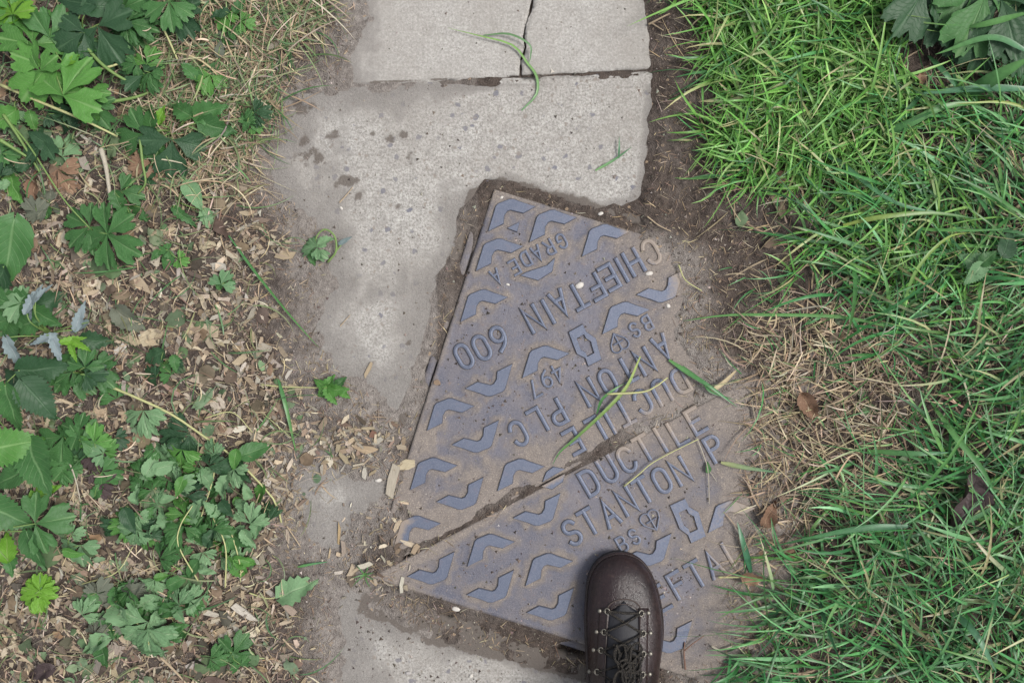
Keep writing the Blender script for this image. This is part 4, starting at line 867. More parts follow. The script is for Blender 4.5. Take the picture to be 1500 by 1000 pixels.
def leaf_mesh(kind, matn, var):
    key = (kind, matn, var)
    if key not in LEAF:
        sd_ = 100 + var * 7 + len(kind)
        if kind == 'nettle': V, F, U = leaf_serrate(sd_, .74, 11, .12, .14, .3, .02)
        elif kind == 'ovate': V, F, U = leaf_serrate(sd_, .62, 6, .05, .2, .3, .03)
        elif kind == 'narrow': V, F, U = leaf_serrate(sd_, .34, 5, .22, .25, .3, .03)
        elif kind == 'leaflet': V, F, U = leaf_serrate(sd_, .66, 4, .20, .2, .3, .05)
        elif kind == 'lobed3': V, F, U = leaf_lobed(sd_, 3, 118)
        elif kind == 'lobed5': V, F, U = leaf_lobed(sd_, 5, 160, .7)
        elif kind == 'wilt': V, F, U = leaf_lobed(sd_, 3, 100, .7, .08, .5, .07)
        elif kind == 'fold': V, F, U = leaf_serrate(sd_, .6, 5, .10, .5, .5, .09)
        LEAF[key] = mesh_np('leaf', V, F, M[matn], uvs=U)
    return LEAF[key]
VAR = [0]
def add_leaf(parent, kind, matn, cx, cy, size, head, z=.02, pitch=0.0, roll=0.0, name='leaf', mid=.48):
    """leaf whose middle shows at photo pixel cx, cy; head = direction of its tip in the photo, degrees anticlockwise from +x"""
    VAR[0] += 1; L_ = size * S
    o = bpy.data.objects.new(name, leaf_mesh(kind, matn, VAR[0] % 4)); COL.objects.link(o)
    zz = max(0, sz(cx, cy)) + z; c = W(cx, cy, zz); a = R(head)
    off = (mid if kind not in ('lobed5',) else .12) * L_
    b = c - Vector((math.cos(a) * off, math.sin(a) * off, 0))
    o.rotation_mode = 'XYZ'; o.rotation_euler = (R(pitch), R(roll), a - math.pi / 2); o.scale = (L_, L_, L_)
    if parent is not None: o.parent = parent; o.location = b - parent.location
    else: o.location = b
    return o, b
def stem_part(root, pts, r, matn='stem', name='stem'):
    P = smooth_pts([tuple(p) for p in pts], 22); V, F, U = tube(P, np.linspace(r, r * .65, len(P)), 6); return part(name, root, V, F, M[matn], uvs=U)
def plant(name, label, cat, root_px, leaves, stems=True, matstem='stem', r=.0013, group=None, extra=()):
    rz = sz(*root_px); root = empty(name, W(root_px[0], root_px[1], rz), label, cat, group)
    for lf in leaves:
        kind, matn, cx, cy, size, head, z_ = lf[:7]; pt = lf[7] if len(lf) > 7 else random.uniform(-20, 14)
        o, b = add_leaf(root, kind, matn, cx, cy, size * 1.08, head, z_, pt, random.uniform(-26, 26))
        if stems:
            a = root.location; m_ = (a + b) / 2 + Vector((0, 0, .3 * abs(b.z - a.z) + .004)); stem_part(root, [a + Vector((random.uniform(-.003, .003), random.uniform(-.003, .003), 0)), m_, b + Vector((0, 0, -.0006))], r, matstem)
    for e in extra: stem_part(root, [W(p[0], p[1], max(sz(p[0], p[1]), 0) + p[2]) for p in e[0]], e[1], e[2])
    return root
B_, D_, I_, Pp, Li, Sv, Gr = 'leaf_bright', 'leaf_dark', 'leaf_mid', 'leaf_pale', 'leaf_lime', 'leaf_silver', 'leaf_grey'
plant('leafy_weed', 'bright lobed-leaf weed at the verge corner with stacked three-part leaves', 'weed', (85, 70), [('lobed3', B_, 51, 124, 60, 235, .05), ('lobed3', B_, 110, 112, 62, 60, .055), ('lobed3', B_, 126, 154, 40, 265, .045), ('lobed3', B_, 46, 36, 56, 95, .05), ('lobed3', I_, 90, 36, 48, 50, .04), ('lobed3', B_, 52, 84, 40, 110, .058), ('leaflet', Li, 104, 85, 26, 60, .05), ('lobed3', I_, 145, 170, 36, 300, .03), ('lobed3', I_, 118, 62, 44, 20, .03), ('lobed5', B_, 14, 12, 40, 140, .05)])
plant('leafy_weed', 'dark green weed with smooth leaf pair at the upper picture edge', 'weed', (122, 60), [('ovate', D_, 108, 2, 54, 170, .05), ('ovate', D_, 152, 8, 52, 5, .05), ('lobed3', D_, 104, 62, 44, 215, .04), ('lobed3', D_, 160, 66, 58, 300, .042), ('leaflet', D_, 176, 24, 40, 20, .035), ('leaflet', D_, 140, 92, 34, 290, .03)])
plant('leafy_weed', 'lobed leaf plant hanging over the straw at the top edge', 'weed', (240, -12), [('lobed5', I_, 248, 8, 40, 270, .05), ('lobed3', D_, 270, 36, 40, 300, .03), ('leaflet', I_, 222, 30, 34, 250, .03), ('leaflet', I_, 210, 46, 36, 225, .03)])
plant('leafy_weed', 'spreading weed with leaflet fan on the clippings above the pale stick', 'weed', (262, 195), [('leaflet', I_, 216, 172, 42, 110, .035), ('lobed3', I_, 190, 204, 44, 200, .03), ('leaflet', I_, 262, 160, 40, 150, .035), ('leaflet', I_, 308, 162, 46, 15, .03), ('leaflet', I_, 318, 188, 48, 340, .03), ('lobed3', D_, 250, 232, 52, 265, .03), ('leaflet', Li, 236, 168, 26, 80, .03), ('leaflet', I_, 228, 220, 34, 240, .025)])
plant('leafy_weed', 'low weed bearing two big lobed green leaves side by side', 'weed', (148, 344), [('lobed5', I_, 128, 335, 42, 215, .035), ('lobed5', I_, 164, 346, 50, 330, .045)], extra=[([(0, 165, .02), (40, 210, .03), (92, 290, .04), (132, 335, .035)], .0016, 'stem')])
plant('leafy_weed', 'bright weed with pinched leaf tufts below the straw stem at the edge', 'weed', (60, 40), [('leaflet', Li, 4, 20, 40, 160, .05), ('lobed3', Li, 20, 0, 40, 90, .06)])
plant('broad_leaf_plant', 'large curled glossy leaf cut by the picture edge above the silvery weed', 'weed', (-20, 350), [('ovate', I_, 12, 372, 96, 260, .04), ('leaflet', D_, -10, 420, 60, 240, .03)])
plant('oval_leaf_weed', 'single pale oval leaf lying on the chips above the bare earth', 'weed', (262, 300), [('ovate', Pp, 284, 287, 42, 300, .02), ('leaflet', Pp, 304, 322, 30, 290, .01), ('narrow', I_, 270, 318, 40, 320, .012)])
plant('mugwort', 'silvery grey leaved mugwort at the verge with a lime green heart', 'weed', (75, 490), [('narrow', Sv, 46, 436, 42, 70, .06), ('narrow', Sv, 38, 452, 40, 240, .06), ('narrow', Sv, 62, 428, 30, 50, .062), ('narrow', Sv, 118, 462, 40, 70, .055), ('narrow', Sv, 112, 478, 34, 200, .05), ('narrow', Sv, 82, 512, 40, 285, .055), ('narrow', Sv, 64, 498, 36, 200, .05), ('narrow', Sv, 18, 520, 50, 290, .05), ('narrow', Li, 106, 496, 32, 20, .05), ('narrow', Li, 120, 506, 30, 330, .045), ('narrow', Li, 108, 516, 28, 290, .045), ('leaflet', I_, 30, 478, 50, 200, .03), ('leaflet', I_, 70, 466, 40, 330, .035), ('leaflet', D_, 140, 500, 40, 350, .025), ('leaflet', I_, 20, 440, 50, 170, .03), ('leaflet', D_, 72, 440, 46, 20, .02)])
plant('nettle', 'toothed nettle with dark heart-shaped leaves at the middle of the verge', 'nettle', (-10, 600), [('nettle', D_, 62, 542, 62, 0, .05), ('nettle', D_, 56, 586, 64, 310, .06), ('nettle', I_, 8, 600, 66, 270, .06), ('nettle', B_, 18, 652, 70, 10, .07), ('nettle', I_, 60, 684, 76, 295, .055), ('nettle', I_, 10, 700, 50, 200, .05), ('ovate', D_, 20, 560, 60, 150, .03)])
plant('nettle', 'lower toothed weed with rounded leaves beside the heap of wilted leaves', 'nettle', (-5, 770), [('nettle', I_, 10, 756, 66, 330, .06), ('lobed3', I_, 78, 762, 48, 10, .05), ('ovate', I_, 48, 808, 58, 285, .05), ('leaflet', Li, 64, 724, 44, 40, .03), ('leaflet', Li, 8, 800, 40, 100, .04), ('leaflet', I_, 16, 826, 34, 270, .035)])
plant('seedling', 'small lime green lobed seedling alone on wood chips', 'seedling', (55, 868), [('lobed3', Li, 46, 868, 30, 170, .02), ('lobed3', Li, 66, 866, 30, 20, .02), ('lobed3', Li, 55, 884, 32, 280, .018), ('lobed3', Li, 58, 852, 24, 90, .022)], r=.0009)
hl = []
rr = random.Random(5)
for _ in range(95):
    a = rr.uniform(0, 6.28); q = rr.random() ** .6; cx, cy = 280 + math.cos(a) * q * 112, 750 + math.sin(a) * q * 108
    hl.append((rr.choice(['wilt', 'wilt', 'fold', 'ovate', 'leaflet']), rr.choice([Pp, Pp, I_, Pp, I_, Pp, B_, D_]), cx, cy, rr.uniform(16, 35), rr.uniform(0, 360), rr.uniform(.006, .03), rr.uniform(-30, 30)))
plant('wilted_weed', 'heap of wilting pale and dark green leaves in the middle of the chips', 'wilted weed', (272, 760), hl, stems=False, r=.0008, extra=[([(330, 762, .012), (342, 790, .02), (352, 830, .016), (352, 852, .008)], .0012, 'stem_pale'), ([(240, 810, .02), (250, 825, .024), (268, 836, .02)], .0013, 'stem'), ([(250, 842, .014), (258, 834, .02), (272, 828, .014)], .001, 'stem'), ([(290, 850, .02), (262, 800, .035), (264, 770, .035), (282, 740, .03)], .0012, 'stem_pale'), ([(330, 860, .012), (330, 800, .03), (312, 758, .02)], .0013, 'stem_pale')])
hl = [('fold', Pp, 165, 892, 52, 145, .03), ('wilt', Pp, 216, 950, 56, 265, .03), ('wilt', Pp, 198, 925, 46, 220, .025), ('fold', Pp, 138, 945, 42, 205, .025), ('ovate', I_, 146, 964, 44, 260, .02), ('wilt', Pp, 230, 930, 36, 320, .02)]
for _ in range(46):
    a = rr.uniform(0, 6.28); q = math.sqrt(rr.random()); hl.append((rr.choice(['wilt', 'fold', 'leaflet']), rr.choice([Pp, Pp, I_, I_, Gr]), 210 + math.cos(a) * q * 84, 888 + math.sin(a) * q * 48, rr.uniform(18, 36), rr.uniform(0, 360), rr.uniform(.004, .022), rr.uniform(-30, 30)))
plant('wilted_weed', 'cut weed with limp grey-green leaves radiating from yellowish stalks', 'wilted weed', (214, 922), hl, stems=False, matstem='stem_pale', extra=[([(214, 922, .012), (200, 912, .022), (186, 902, .026)], .0012, 'stem_pale'), ([(214, 922, .012), (217, 935, .02), (218, 944, .026)], .0012, 'stem_pale'), ([(214, 922, .012), (222, 908, .02), (262, 903, .014)], .0011, 'stem_pale'), ([(214, 922, .012), (236, 930, .016), (250, 922, .012)], .001, 'stem_pale'), ([(156, 926, .01), (160, 922, .02), (188, 924, .012)], .0011, 'stem_pale')])
plant('wilted_weed', 'long cut weed stem with three dull leaves pointing at the earth path', 'wilted weed', (250, 592), [('ovate', I_, 374, 658, 44, 25, .02), ('leaflet', D_, 340, 704, 60, 270, .02), ('leaflet', D_, 352, 690, 40, 300, .016), ('wilt', Pp, 211, 622, 40, 270, .012), ('wilt', D_, 258, 640, 40, 200, .01)], stems=False, extra=[([(118, 548, .012), (190, 578, .016), (250, 606, .018), (300, 640, .018), (345, 672, .018), (400, 730, .012), (412, 765, .008)], .0022, 'stem_pale')])
plant('seedling', 'uprooted seedling with a hooked stalk on the edge of the concrete', 'seedling', (478, 385), [('wilt', Pp, 452, 364, 26, 190, .014), ('leaflet', I_, 457, 378, 24, 270, .010), ('leaflet', Pp, 478, 352, 22, 20, .014), ('wilt', Pp, 470, 370, 22, 320, .014), ('narrow', Sv, 506, 352, 20, 30, .010)], stems=False, extra=[([(480, 384, .006), (492, 368, .012), (490, 346, .018), (476, 336, .018), (464, 346, .014), (462, 362, .012)], .0018, 'stem'), ([(492, 368, .008), (502, 356, .008)], .0014, 'stem')])
plant('seedling', 'bright green rooted seedling on the earth below the concrete', 'seedling', (472, 568), [('leaflet', B_, 482, 562, 28, 60, .014), ('leaflet', B_, 496, 570, 28, 0, .014), ('leaflet', B_, 486, 580, 26, 300, .012), ('leaflet', B_, 474, 576, 26, 230, .012), ('leaflet', B_, 504, 576, 20, 320, .010), ('leaflet', B_, 470, 562, 22, 150, .012), ('leaflet', I_, 498, 560, 22, 40, .010)], r=.0008, extra=[([(382, 563, .006), (410, 566, .007), (440, 567, .007), (472, 568, .006)], .0011, 'stem_pale')])
plant('fallen_leaf', 'single pale serrated leaf lying on the earth near the lower concrete', 'leaf', (398, 874), [('leaflet', Pp, 436, 861, 56, 28, .012, -5)], extra=[([(365, 868, .008), (392, 876, .010), (412, 872, .010)], .0012, 'stem_pale')], stems=False)
plant('leafy_weed', 'dark green lobed plant in the grass corner by the bare soil', 'weed', (1430, -20), [('lobed3', D_, 1335, 14, 74, 240, .06), ('lobed3', I_, 1395, 2, 60, 210, .065), ('lobed3', I_, 1428, 32, 84, 250, .07), ('lobed3', D_, 1480, 40, 76, 290, .065), ('lobed3', D_, 1442, 72, 56, 260, .055), ('lobed3', D_, 1490, 84, 50, 300, .05), ('lobed3', D_, 1372, 34, 60, 250, .045), ('lobed3', D_, 1410, 60, 50, 225, .04), ('lobed5', D_, 1500, 5, 60, 300, .05)])
plant('seedling', 'small silvery nettle tip poking through the coarse grass', 'seedling', (1440, 392), [('nettle', Pp, 1427, 382, 40, 150, .05), ('nettle', Pp, 1428, 402, 34, 235, .05), ('nettle', D_, 1480, 355, 40, 60, .045), ('nettle', I_, 1448, 378, 26, 40, .05)], r=.001)
plant('seedling', 'tiny dark seedling trodden onto the lower cover half', 'seedling', (1037, 686), [('ovate', I_, 1037, 684, 15, 90, .006, 0)], stems=False, extra=[([(1020, 640, .006), (1030, 665, .006), (1037, 690, .006), (1039, 738, .005)], .0009, 'twig_grey'), ([(1037, 686, .005), (1050, 705, .004)], .0006, 'twig_grey')])
# small filler weeds low in the verge
for k, (cx, cy, lab) in enumerate([(25, 230, 'dull lobed weed deep among the litter at the verge edge'), (60, 300, 'pale crumpled weed beside the orange leaf litter'), (190, 300, 'small dark weed behind the pair of lobed leaves'), (330, 60, 'limp weed in the grass clippings above the leaflet fan'), (225, 250, 'drab leaf cluster under the leaflet fan'), (150, 560, 'tiny weed among chips beyond the dark nettle leaves'), (240, 535, 'sparse low weed between grey leaf and long cut stem'),
                                  (150, 700, 'dark scorched weed beside the wilted heap'), (130, 870, 'flattened weed above the limp cut weed'), (335, 950, 'tiny pair of round leaves on the lowest chips'), (90, 170, 'dark green weed below the bright lobed leaves'), (95, 690, 'green tuft on chips between nettle and wilted heap')]):
    m_ = [D_, Gr, I_, Gr, D_, I_, D_, 'leaf_plum', Gr, I_, D_, I_][k]
    plant('leafy_weed', lab, 'weed', (cx, cy), [(random.choice(['lobed3', 'leaflet', 'wilt']), random.choice([m_, m_, I_]), cx + random.uniform(-22, 22), cy + random.uniform(-18, 18), random.uniform(18, 36), random.uniform(0, 360), random.uniform(.006, .02)) for _ in range(5)], r=.0007)
for k, (cx, cy, m_, sz_, lab) in enumerate([(30, 150, B_, 42, 'bright weed under the straight straw stem at the picture edge'), (200, 20, I_, 40, 'weed between the dark smooth pair and the overhanging lobed leaf'), (215, 110, I_, 34, 'weed half covered by the bright hollow stem'), (15, 265, D_, 40, 'dark weed at the picture edge above the curled glossy leaf'), (75, 215, D_, 34, 'weed beside the green cut stem'), (300, 110, I_, 30, 'small weed in the densest clippings'),
                                             (340, 20, I_, 30, 'weed at the top of the clippings near the earth'), (20, 460, I_, 46, 'weed crowding under the silvery mugwort at the edge'), (120, 540, I_, 36, 'weed between mugwort and the long cut stem'), (110, 640, I_, 34, 'weed behind the bright toothed nettle leaf'), (150, 655, B_, 30, 'small bright weed on chips above the scorched weed'), (100, 800, B_, 34, 'weed between the rounded leaves and the bark piece'), (330, 420, I_, 20, 'tiny weed on the dusty earth by the limp blade'), (250, 370, I_, 26, 'weed on the chips past the lobed pair'), (370, 180, I_, 26, 'weed in the straw at the corner of the concrete')]):
    kinds = ['lobed3', 'leaflet', 'lobed3', 'ovate', 'lobed3', 'wilt']; nl = random.randint(3, 6); a0 = random.uniform(0, 6.28); lv = []
    for q in range(nl):
        a_ = a0 + q * random.uniform(.6, 1.9); d_ = sz_ * random.uniform(.3, .95)
        lv.append((random.choice(kinds), m_ if random.random() < .55 else random.choice([I_, D_, B_, Pp]), cx + math.cos(a_) * d_, cy + math.sin(a_) * d_ * .9, sz_ * random.uniform(.5, 1.2), -math.degrees(a_) + random.uniform(-60, 60), random.uniform(.008, .04)))
    plant('leafy_weed', lab, 'weed', (cx + random.uniform(-8, 8), cy + random.uniform(-8, 8)), lv, r=.0009)
# fallen dead leaves
for (kind, m_, cx, cy, size, hd, lab) in [('fold', Gr, 190, 470, 54, 320, 'withered grey-green leaf folded on the chips below the silvery weed'), ('fold', 'leaf_brown', 1186, 598, 46, 300, 'brown dead leaf half sunk in the dead grass'), ('fold', 'leaf_brown', 1104, 846, 34, 350, 'pale curled dead leaf on the earth beside the lower cover half'), ('fold', 'leaf_plum', 1412, 735, 78, 250, 'dark purple-brown dead leaf showing through the coarse grass'), ('wilt', 'leaf_brown', 95, 265, 40, 300, 'orange-brown crumpled leaf under the verge weeds'),
                                           ('wilt', 'leaf_brown', 205, 245, 34, 200, 'rusty dead leaf beside the pale stick'), ('fold', 'leaf_brown', 1148, 258, 30, 20, 'reddish dead leaf in the bright grass edge'), ('fold', 'leaf_brown', 1128, 752, 40, 60, 'crisp tan leaf in the straw at the edge of the coarse grass'), ('fold', 'leaf_brown', 1350, 118, 20, 280, 'tan leaf scrap on the dark bare soil'), ('fold', 'leaf_brown', 50, 270, 40, 100, 'brown leaf lying between straw stems at the picture edge'),
                                           ('ovate', 'leaf_dark', 262, 655, 30, 150, 'dull leaf beside the long cut stem'), ('fold', 'leaf_plum', 60, 985, 40, 200, 'dark dead leaf at the lower corner of the chips'), ('fold', 'leaf_brown', 1148, 810, 30, 180, 'bleached leaf scrap caught on grass tips'), ('fold', 'leaf_pale', 1140, 905, 26, 30, 'grey-green leaf curl in the lower grass edge')]:
    o, b = add_leaf(None, kind, m_, cx, cy, size, hd, .012 if cx < 1300 else .03, random.uniform(-8, 8), random.uniform(-15, 15), 'dead_leaf'); tag(o, lab, 'leaf', 'loose fallen leaves')

# ------------------------------------------------------------------ broad blades, loose blades, stems and twigs
def blade(pts, width, c0, c1, label, name='grass_strand', group='single blades of grass', mat='grass', zs=None, cat='grass blade', twist=.25):
    """one blade along photo pixels (x, y, height)"""
    P = smooth_pts([tuple(W(p[0], p[1], max(sz(p[0], p[1]), -.002) + p[2])) for p in pts], 20); n = len(P); t = np.linspace(0, 1, n)
    tg = np.gradient(P, axis=0); tg /= np.linalg.norm(tg, axis=1)[:, None]; sd_ = np.cross(tg, (0, 0, 1.0)); sd_ /= np.linalg.norm(sd_, axis=1)[:, None] + 1e-9
    up = np.cross(sd_, tg); a = twist * np.sin(t * 4 + pts[0][0]); sdv = sd_ * np.cos(a)[:, None] + up * np.sin(a)[:, None]
    w = width * S * (np.minimum(1, .45 + 2.2 * t) * (1 - t ** 3) ** .9 + .03)
    V = np.stack([P + sdv * w[:, None] / 2 + up * w[:, None] * .12, P, P - sdv * w[:, None] / 2 + up * w[:, None] * .12], 1).reshape(-1, 3)
    i = np.arange(n - 1)[:, None] * 3 + np.arange(2)[None]; F = np.stack([i, i + 1, i + 4, i + 3], -1).reshape(-1, 4)
    C = np.array(c0)[None] * (1 - t[:, None]) + np.array(c1)[None] * t[:, None]; C = np.repeat(C[:, None], 3, 1); C[:, 1] *= 1.25
    U = np.stack([np.repeat(t, 3), np.tile((0, .5, 1), n)], -1)
    return single(name, V, F, M[mat], label, cat, group, cols=C.reshape(-1, 3), uvs=U)
gA, gB, gC, gY, sT = (.055, .165, .055), (.10, .24, .07), (.075, .19, .10), (.26, .33, .08), (.42, .36, .22)
blade([(1285, 197, .01), (1330, 182, .03), (1385, 156, .045), (1452, 150, .04)], 12, gA, gB, 'broad arching grass blade below the bare soil patch')
blade([(1520, 165, .05), (1470, 150, .05), (1400, 152, .045)], 4, gY, gY, 'thin yellow stalk joined to the broad arching blade')
blade([(1415, 140, .02), (1460, 112, .06), (1510, 84, .08)], 20, gA, gB, 'widest green blade crossing the picture edge near the corner plant')
blade([(1360, 82, .01), (1385, 108, .03), (1405, 134, .02)], 8, gA, gC, 'upright blade standing in the bare soil patch')
blade([(1505, 75, .07), (1450, 55, .075), (1370, 80, .05)], 10, gC, gB, 'pale arching blade over the bare soil in front of the corner plant')
blade([(1500, 20, .09), (1445, 35, .08), (1415, 40, .06)], 9, gB, gB, 'bright blade crossing the dark corner leaves')
blade([(1505, 130, .05), (1430, 130, .05), (1340, 138, .03)], 11, gC, gC, 'flat bluish blade lying across the lower border of bare soil')
blade([(1180, 208, .01), (1230, 238, .03), (1310, 296, .05), (1400, 316, .04)], 8, gA, gC, 'long bluish blade running down through the coarse grass')
blade([(1235, 330, .03), (1290, 318, .05), (1365, 312, .05), (1440, 322, .04)], 7, gY, gA, 'yellowish blade bridging the grass by the nettle tip')
blade([(1318, 470, .01), (1340, 400, .045), (1385, 350, .05), (1425, 340, .03)], 5, gB, gY, 'slim pale stalk rising out of the coarse grass')
blade([(1000, 470, .006), (1060, 462, .012), (1120, 461, .014), (1230, 464, .02), (1300, 478, .03)][::-1], 5, gB, gB, 'long straight stalk lying from grass to the buried cover edge')
blade([(1270, 660, .02), (1340, 664, .05), (1390, 662, .05)], 8, gB, gC, 'light blade pointing over the dead grass')
blade([(1365, 590, .01), (1400, 640, .04), (1440, 690, .05), (1465, 745, .04)], 9, gB, gA, 'strong forked blade above the dark dead leaf')
blade([(1255, 880, .01), (1330, 770, .04), (1250, 775, .045), (1130, 800, .03)][1:], 9, gC, gA, 'pale blade sweeping left across the lower grass')
blade([(1395, 895, .01), (1430, 930, .05), (1460, 985, .05)], 11, gC, gC, 'wide blue-green blade in the lower grass corner')
blade([(1100, 838, .003), (1090, 800, .012), (1080, 764, .012)], 9, (.05, .17, .09), gC, 'upright blue-green blade on the earth beside the lower cover half')
blade([(1060, 968, .003), (1090, 972, .01), (1140, 974, .012)], 6, gC, gB, 'flat pale blade at the lowest corner of the cover')
blade([(655, 41, .004), (700, 52, .010), (750, 66, .008), (772, 92, .004), (786, 112, .003), (786, 138, .003), (764, 162, .002)][::-1], 4, (.11, .23, .10), (.20, .36, .08), 'long green blade draped over the crack of the upper slabs', group='loose blades on the path')
blade([(708, 52, .004), (745, 50, .012), (775, 65, .012), (777, 84, .006), (773, 96, .002)], 3, (.13, .24, .11), (.11, .23, .10), 'looped blade tip curling above the slab crack', group='loose blades on the path')
blade([(872, 250, .002), (890, 240, .004), (906, 230, .003), (926, 215, .005)], 4, (.16, .30, .12), (.09, .22, .11), 'short green sprig lying on the cast concrete near the earth side', group='loose blades on the path')
blade([(906, 232, .002), (907, 216, .008), (907, 200, .008)], 3, (.09, .2, .11), (.09, .2, .11), 'upturned shoot of the sprig on the cast concrete', group='loose blades on the path')
blade([(938, 522, .012), (918, 566, .010), (888, 600, .010), (845, 640, .008), (820, 662, .007), (809, 681, .006)], 5, gY, (.06, .2, .07), 'long grass blade lying across the lettering of the upper cover half', group='loose blades on the path')
blade([(874, 606, .006), (882, 585, .012), (900, 570, .012), (914, 562, .008)], 4, (.06, .18, .06), (.09, .22, .06), 'bent green blade beneath the long one on the upper cover half', group='loose blades on the path')
blade([(980, 527, .006), (1010, 547, .012), (1040, 566, .014), (1080, 596, .008)], 7, gB, (.05, .18, .07), 'green blade crossing the buried end of the joint', group='loose blades on the path')
blade([(1000, 536, .006), (1030, 560, .012), (1042, 574, .014), (1075, 585, .006)], 5, gA, gA, 'darker blade crossed under another at the end of the joint', group='loose blades on the path')
blade([(1040, 574, .012), (1060, 560, .012), (1083, 538, .010)], 7, sT, (.36, .29, .18), 'straw coloured dead blade at the end of the joint', group='loose blades on the path', mat='straw')
blade([(1056, 677, .008), (1090, 684, .012), (1140, 692, .014)], 7, (.3, .32, .15), gC, 'pale blade reaching from the grass onto the lower cover half', group='loose blades on the path')
blade([(335, 345, .01), (375, 400, .016), (425, 462, .014), (468, 510, .006)], 4, gA, gB, 'limp grass blade on the dusty earth left of the concrete', group='loose blades on the path')
blade([(408, 556, .008), (420, 600, .012), (434, 664, .005)], 6, gA, gB, 'green blade hanging from the seedling runner onto bare earth', group='loose blades on the path')
blade([(436, 830, .003), (455, 826, .006), (482, 822, .004)], 4, gB, gC, 'short blade on bare earth above the serrated leaf', group='loose blades on the path')
for (dx, dy, a_, i_) in [(0, 0, 200, 0), (2, -2, 60, 1), (4, 2, 330, 2), (-2, 3, 250, 3)]:
    pass
root = empty('grass_tuft', W(535, 840, sz(535, 840)), 'tiny green grass tuft rooted in the dirt at the corner of the cover', 'grass tuft')
for a_ in (10, 60, 120, 185, 215, 290, 330):
    q = np.array([0.]); V, F, C, U = ribbons(np.array([535.]), np.array([840.]), np.array([sz(535, 840)]), np.array([R(a_)]), np.array([.021 + .006 * math.sin(a_)]), np.array([.0022]), np.array([R(50)]), np.array([R(-20)]), np.array([.3]), np.array([.2]), np.array([gB]), np.array([gA])); part('blade', root, V, F, M['grass'], cols=C, uvs=U)
def twig(pts, r, m, label, cat='twig', name='twig', group='loose twigs and stalks'):
    P = smooth_pts([tuple(W(p[0], p[1], max(sz(p[0], p[1]), -.003) + p[2] + r)) for p in pts], 18)
    V, F, U = tube(P, np.linspace(r, r * .6, len(P)), 6); return single(name, V, F, M[m], label, cat, group, uvs=U)
twig([(148, 218, .014), (156, 250, .016), (163, 305, .010)], .0042, 'twig_grey', 'thick bleached stick pointing down at the pair of lobed leaves', 'stick', 'stick')
twig([(0, 124, .03), (60, 150, .032), (120, 175, .03), (172, 200, .02)], .0026, 'stem_pale', 'long straight straw stem crossing below the bright lobed weed')
twig([(5, 168, .03), (30, 205, .025), (58, 252, .02)], .0026, 'stem', 'green cut stem sloping under the straw stem')
twig([(0, 205, .03), (40, 230, .02)], .003, 'stem', 'stubby green stem at the edge below the cut stem')
twig([(120, 62, .03), (150, 95, .035), (185, 118, .03), (218, 128, .02)], .0030, 'stem', 'dull cut stalk lying across the weeds beside the clippings')
twig([(160, 150, .02), (200, 142, .022), (225, 132, .02)], .0030, 'stem', 'grey-green bent stalk right of the bright weed')
twig([(120, 105, .025), (160, 98, .028), (196, 84, .02)], .0024, 'stem_pale', 'bright hollow stem lying over the dull stalk')
twig([(228, 28, .02), (242, 48, .025), (262, 92, .015)], .0022, 'stem_pale', 'kinked pale green stem by the top clippings')
twig([(205, 205, .03), (209, 240, .03), (213, 268, .02), (202, 284, .012)], .0022, 'stem', 'upright green stem below the leaflet fan')
twig([(180, 175, .012), (230, 142, .014), (310, 95, .012)], .0016, 'twig', 'thin brown straw slanting through the clippings')
twig([(245, 255, .010), (275, 232, .014), (322, 205, .010)], .0011, 'twig', 'fine arching straw beneath the leaflet fan')
twig([(1318, 95, .006), (1352, 112, .010), (1430, 80, .02)], .0011, 'twig', 'thin straw pointing from the tan leaf scrap to the corner plant')
twig([(950, 36, .003), (965, 28, .004), (981, 20, .003)], .0018, 'twig', 'short straw stub on the earth right beside the upper slab corner')
twig([(953, 33, .003), (972, 45, .003)], .0011, 'twig', 'tiny straw crossing under the stub near the upper slab')
twig([(497, 297, .002), (508, 285, .003), (517, 274, .002)], .0011, 'twig', 'pale straw lying among dirt patches on the cast concrete')
twig([(498, 478, .002), (513, 461, .003)], .0009, 'twig', 'tiny pale straw on the concrete below the seedling')
twig([(889, 577, .010), (940, 574, .012), (960, 566, .012), (978, 553, .010)], .0018, 'stem_pale', 'pale dry stalk lying over the lettering of the upper half')
twig([(914, 712, .006), (935, 695, .007), (955, 678, .008), (988, 660, .008), (1023, 643, .009)], .0012, 'stem_pale', 'straight pale stalk laid across both lettered lines of the trodden half')
twig([(1004, 980, .004), (1002, 955, .005), (1003, 940, .005)], .0015, 'twig_red', 'reddish twig upright near the lower corner of the cover')
twig([(1003, 952, .006), (1015, 942, .007), (1032, 930, .006)], .0012, 'twig_red', 'reddish twig branching beside the buried chevron')
twig([(1042, 946, .004), (1055, 951, .005), (1072, 946, .004)], .0018, 'twig_grey', 'grey curved twig at the foot of the grass')
twig([(1052, 845, .006), (1080, 845, .010), (1108, 846, .012)], .0016, 'stem_pale', 'pale stalk of the curled dead leaf')
twig([(1052, 250, .004), (1070, 300, .010), (1090, 332, .004)], .0010, 'twig', 'thin brown straw leaning across the bare earth beside the bright grass')
twig([(994, 388, .003), (1004, 410, .012), (1028, 426, .004)], .0012, 'stem_pale', 'bowed pale straw next to the buried chevron')
twig([(948, 317, .003), (965, 330, .004), (983, 339, .003)], .0011, 'twig', 'pale straw on the earth above the upside-down lettering')
twig([(300, 612, .014), (340, 604, .016), (370, 633, .008)], .0010, 'stem_pale', 'white thread-like straw above the cut stem leaf')
twig([(95, 660, .012), (110, 700, .016), (118, 735, .012)], .0015, 'twig_grey', 'pale stalk among chips beside the nettle leaves')
twig([(235, 962, .006), (258, 984, .008), (272, 1000, .006)], .0022, 'twig', 'tan stick below the limp cut weed')
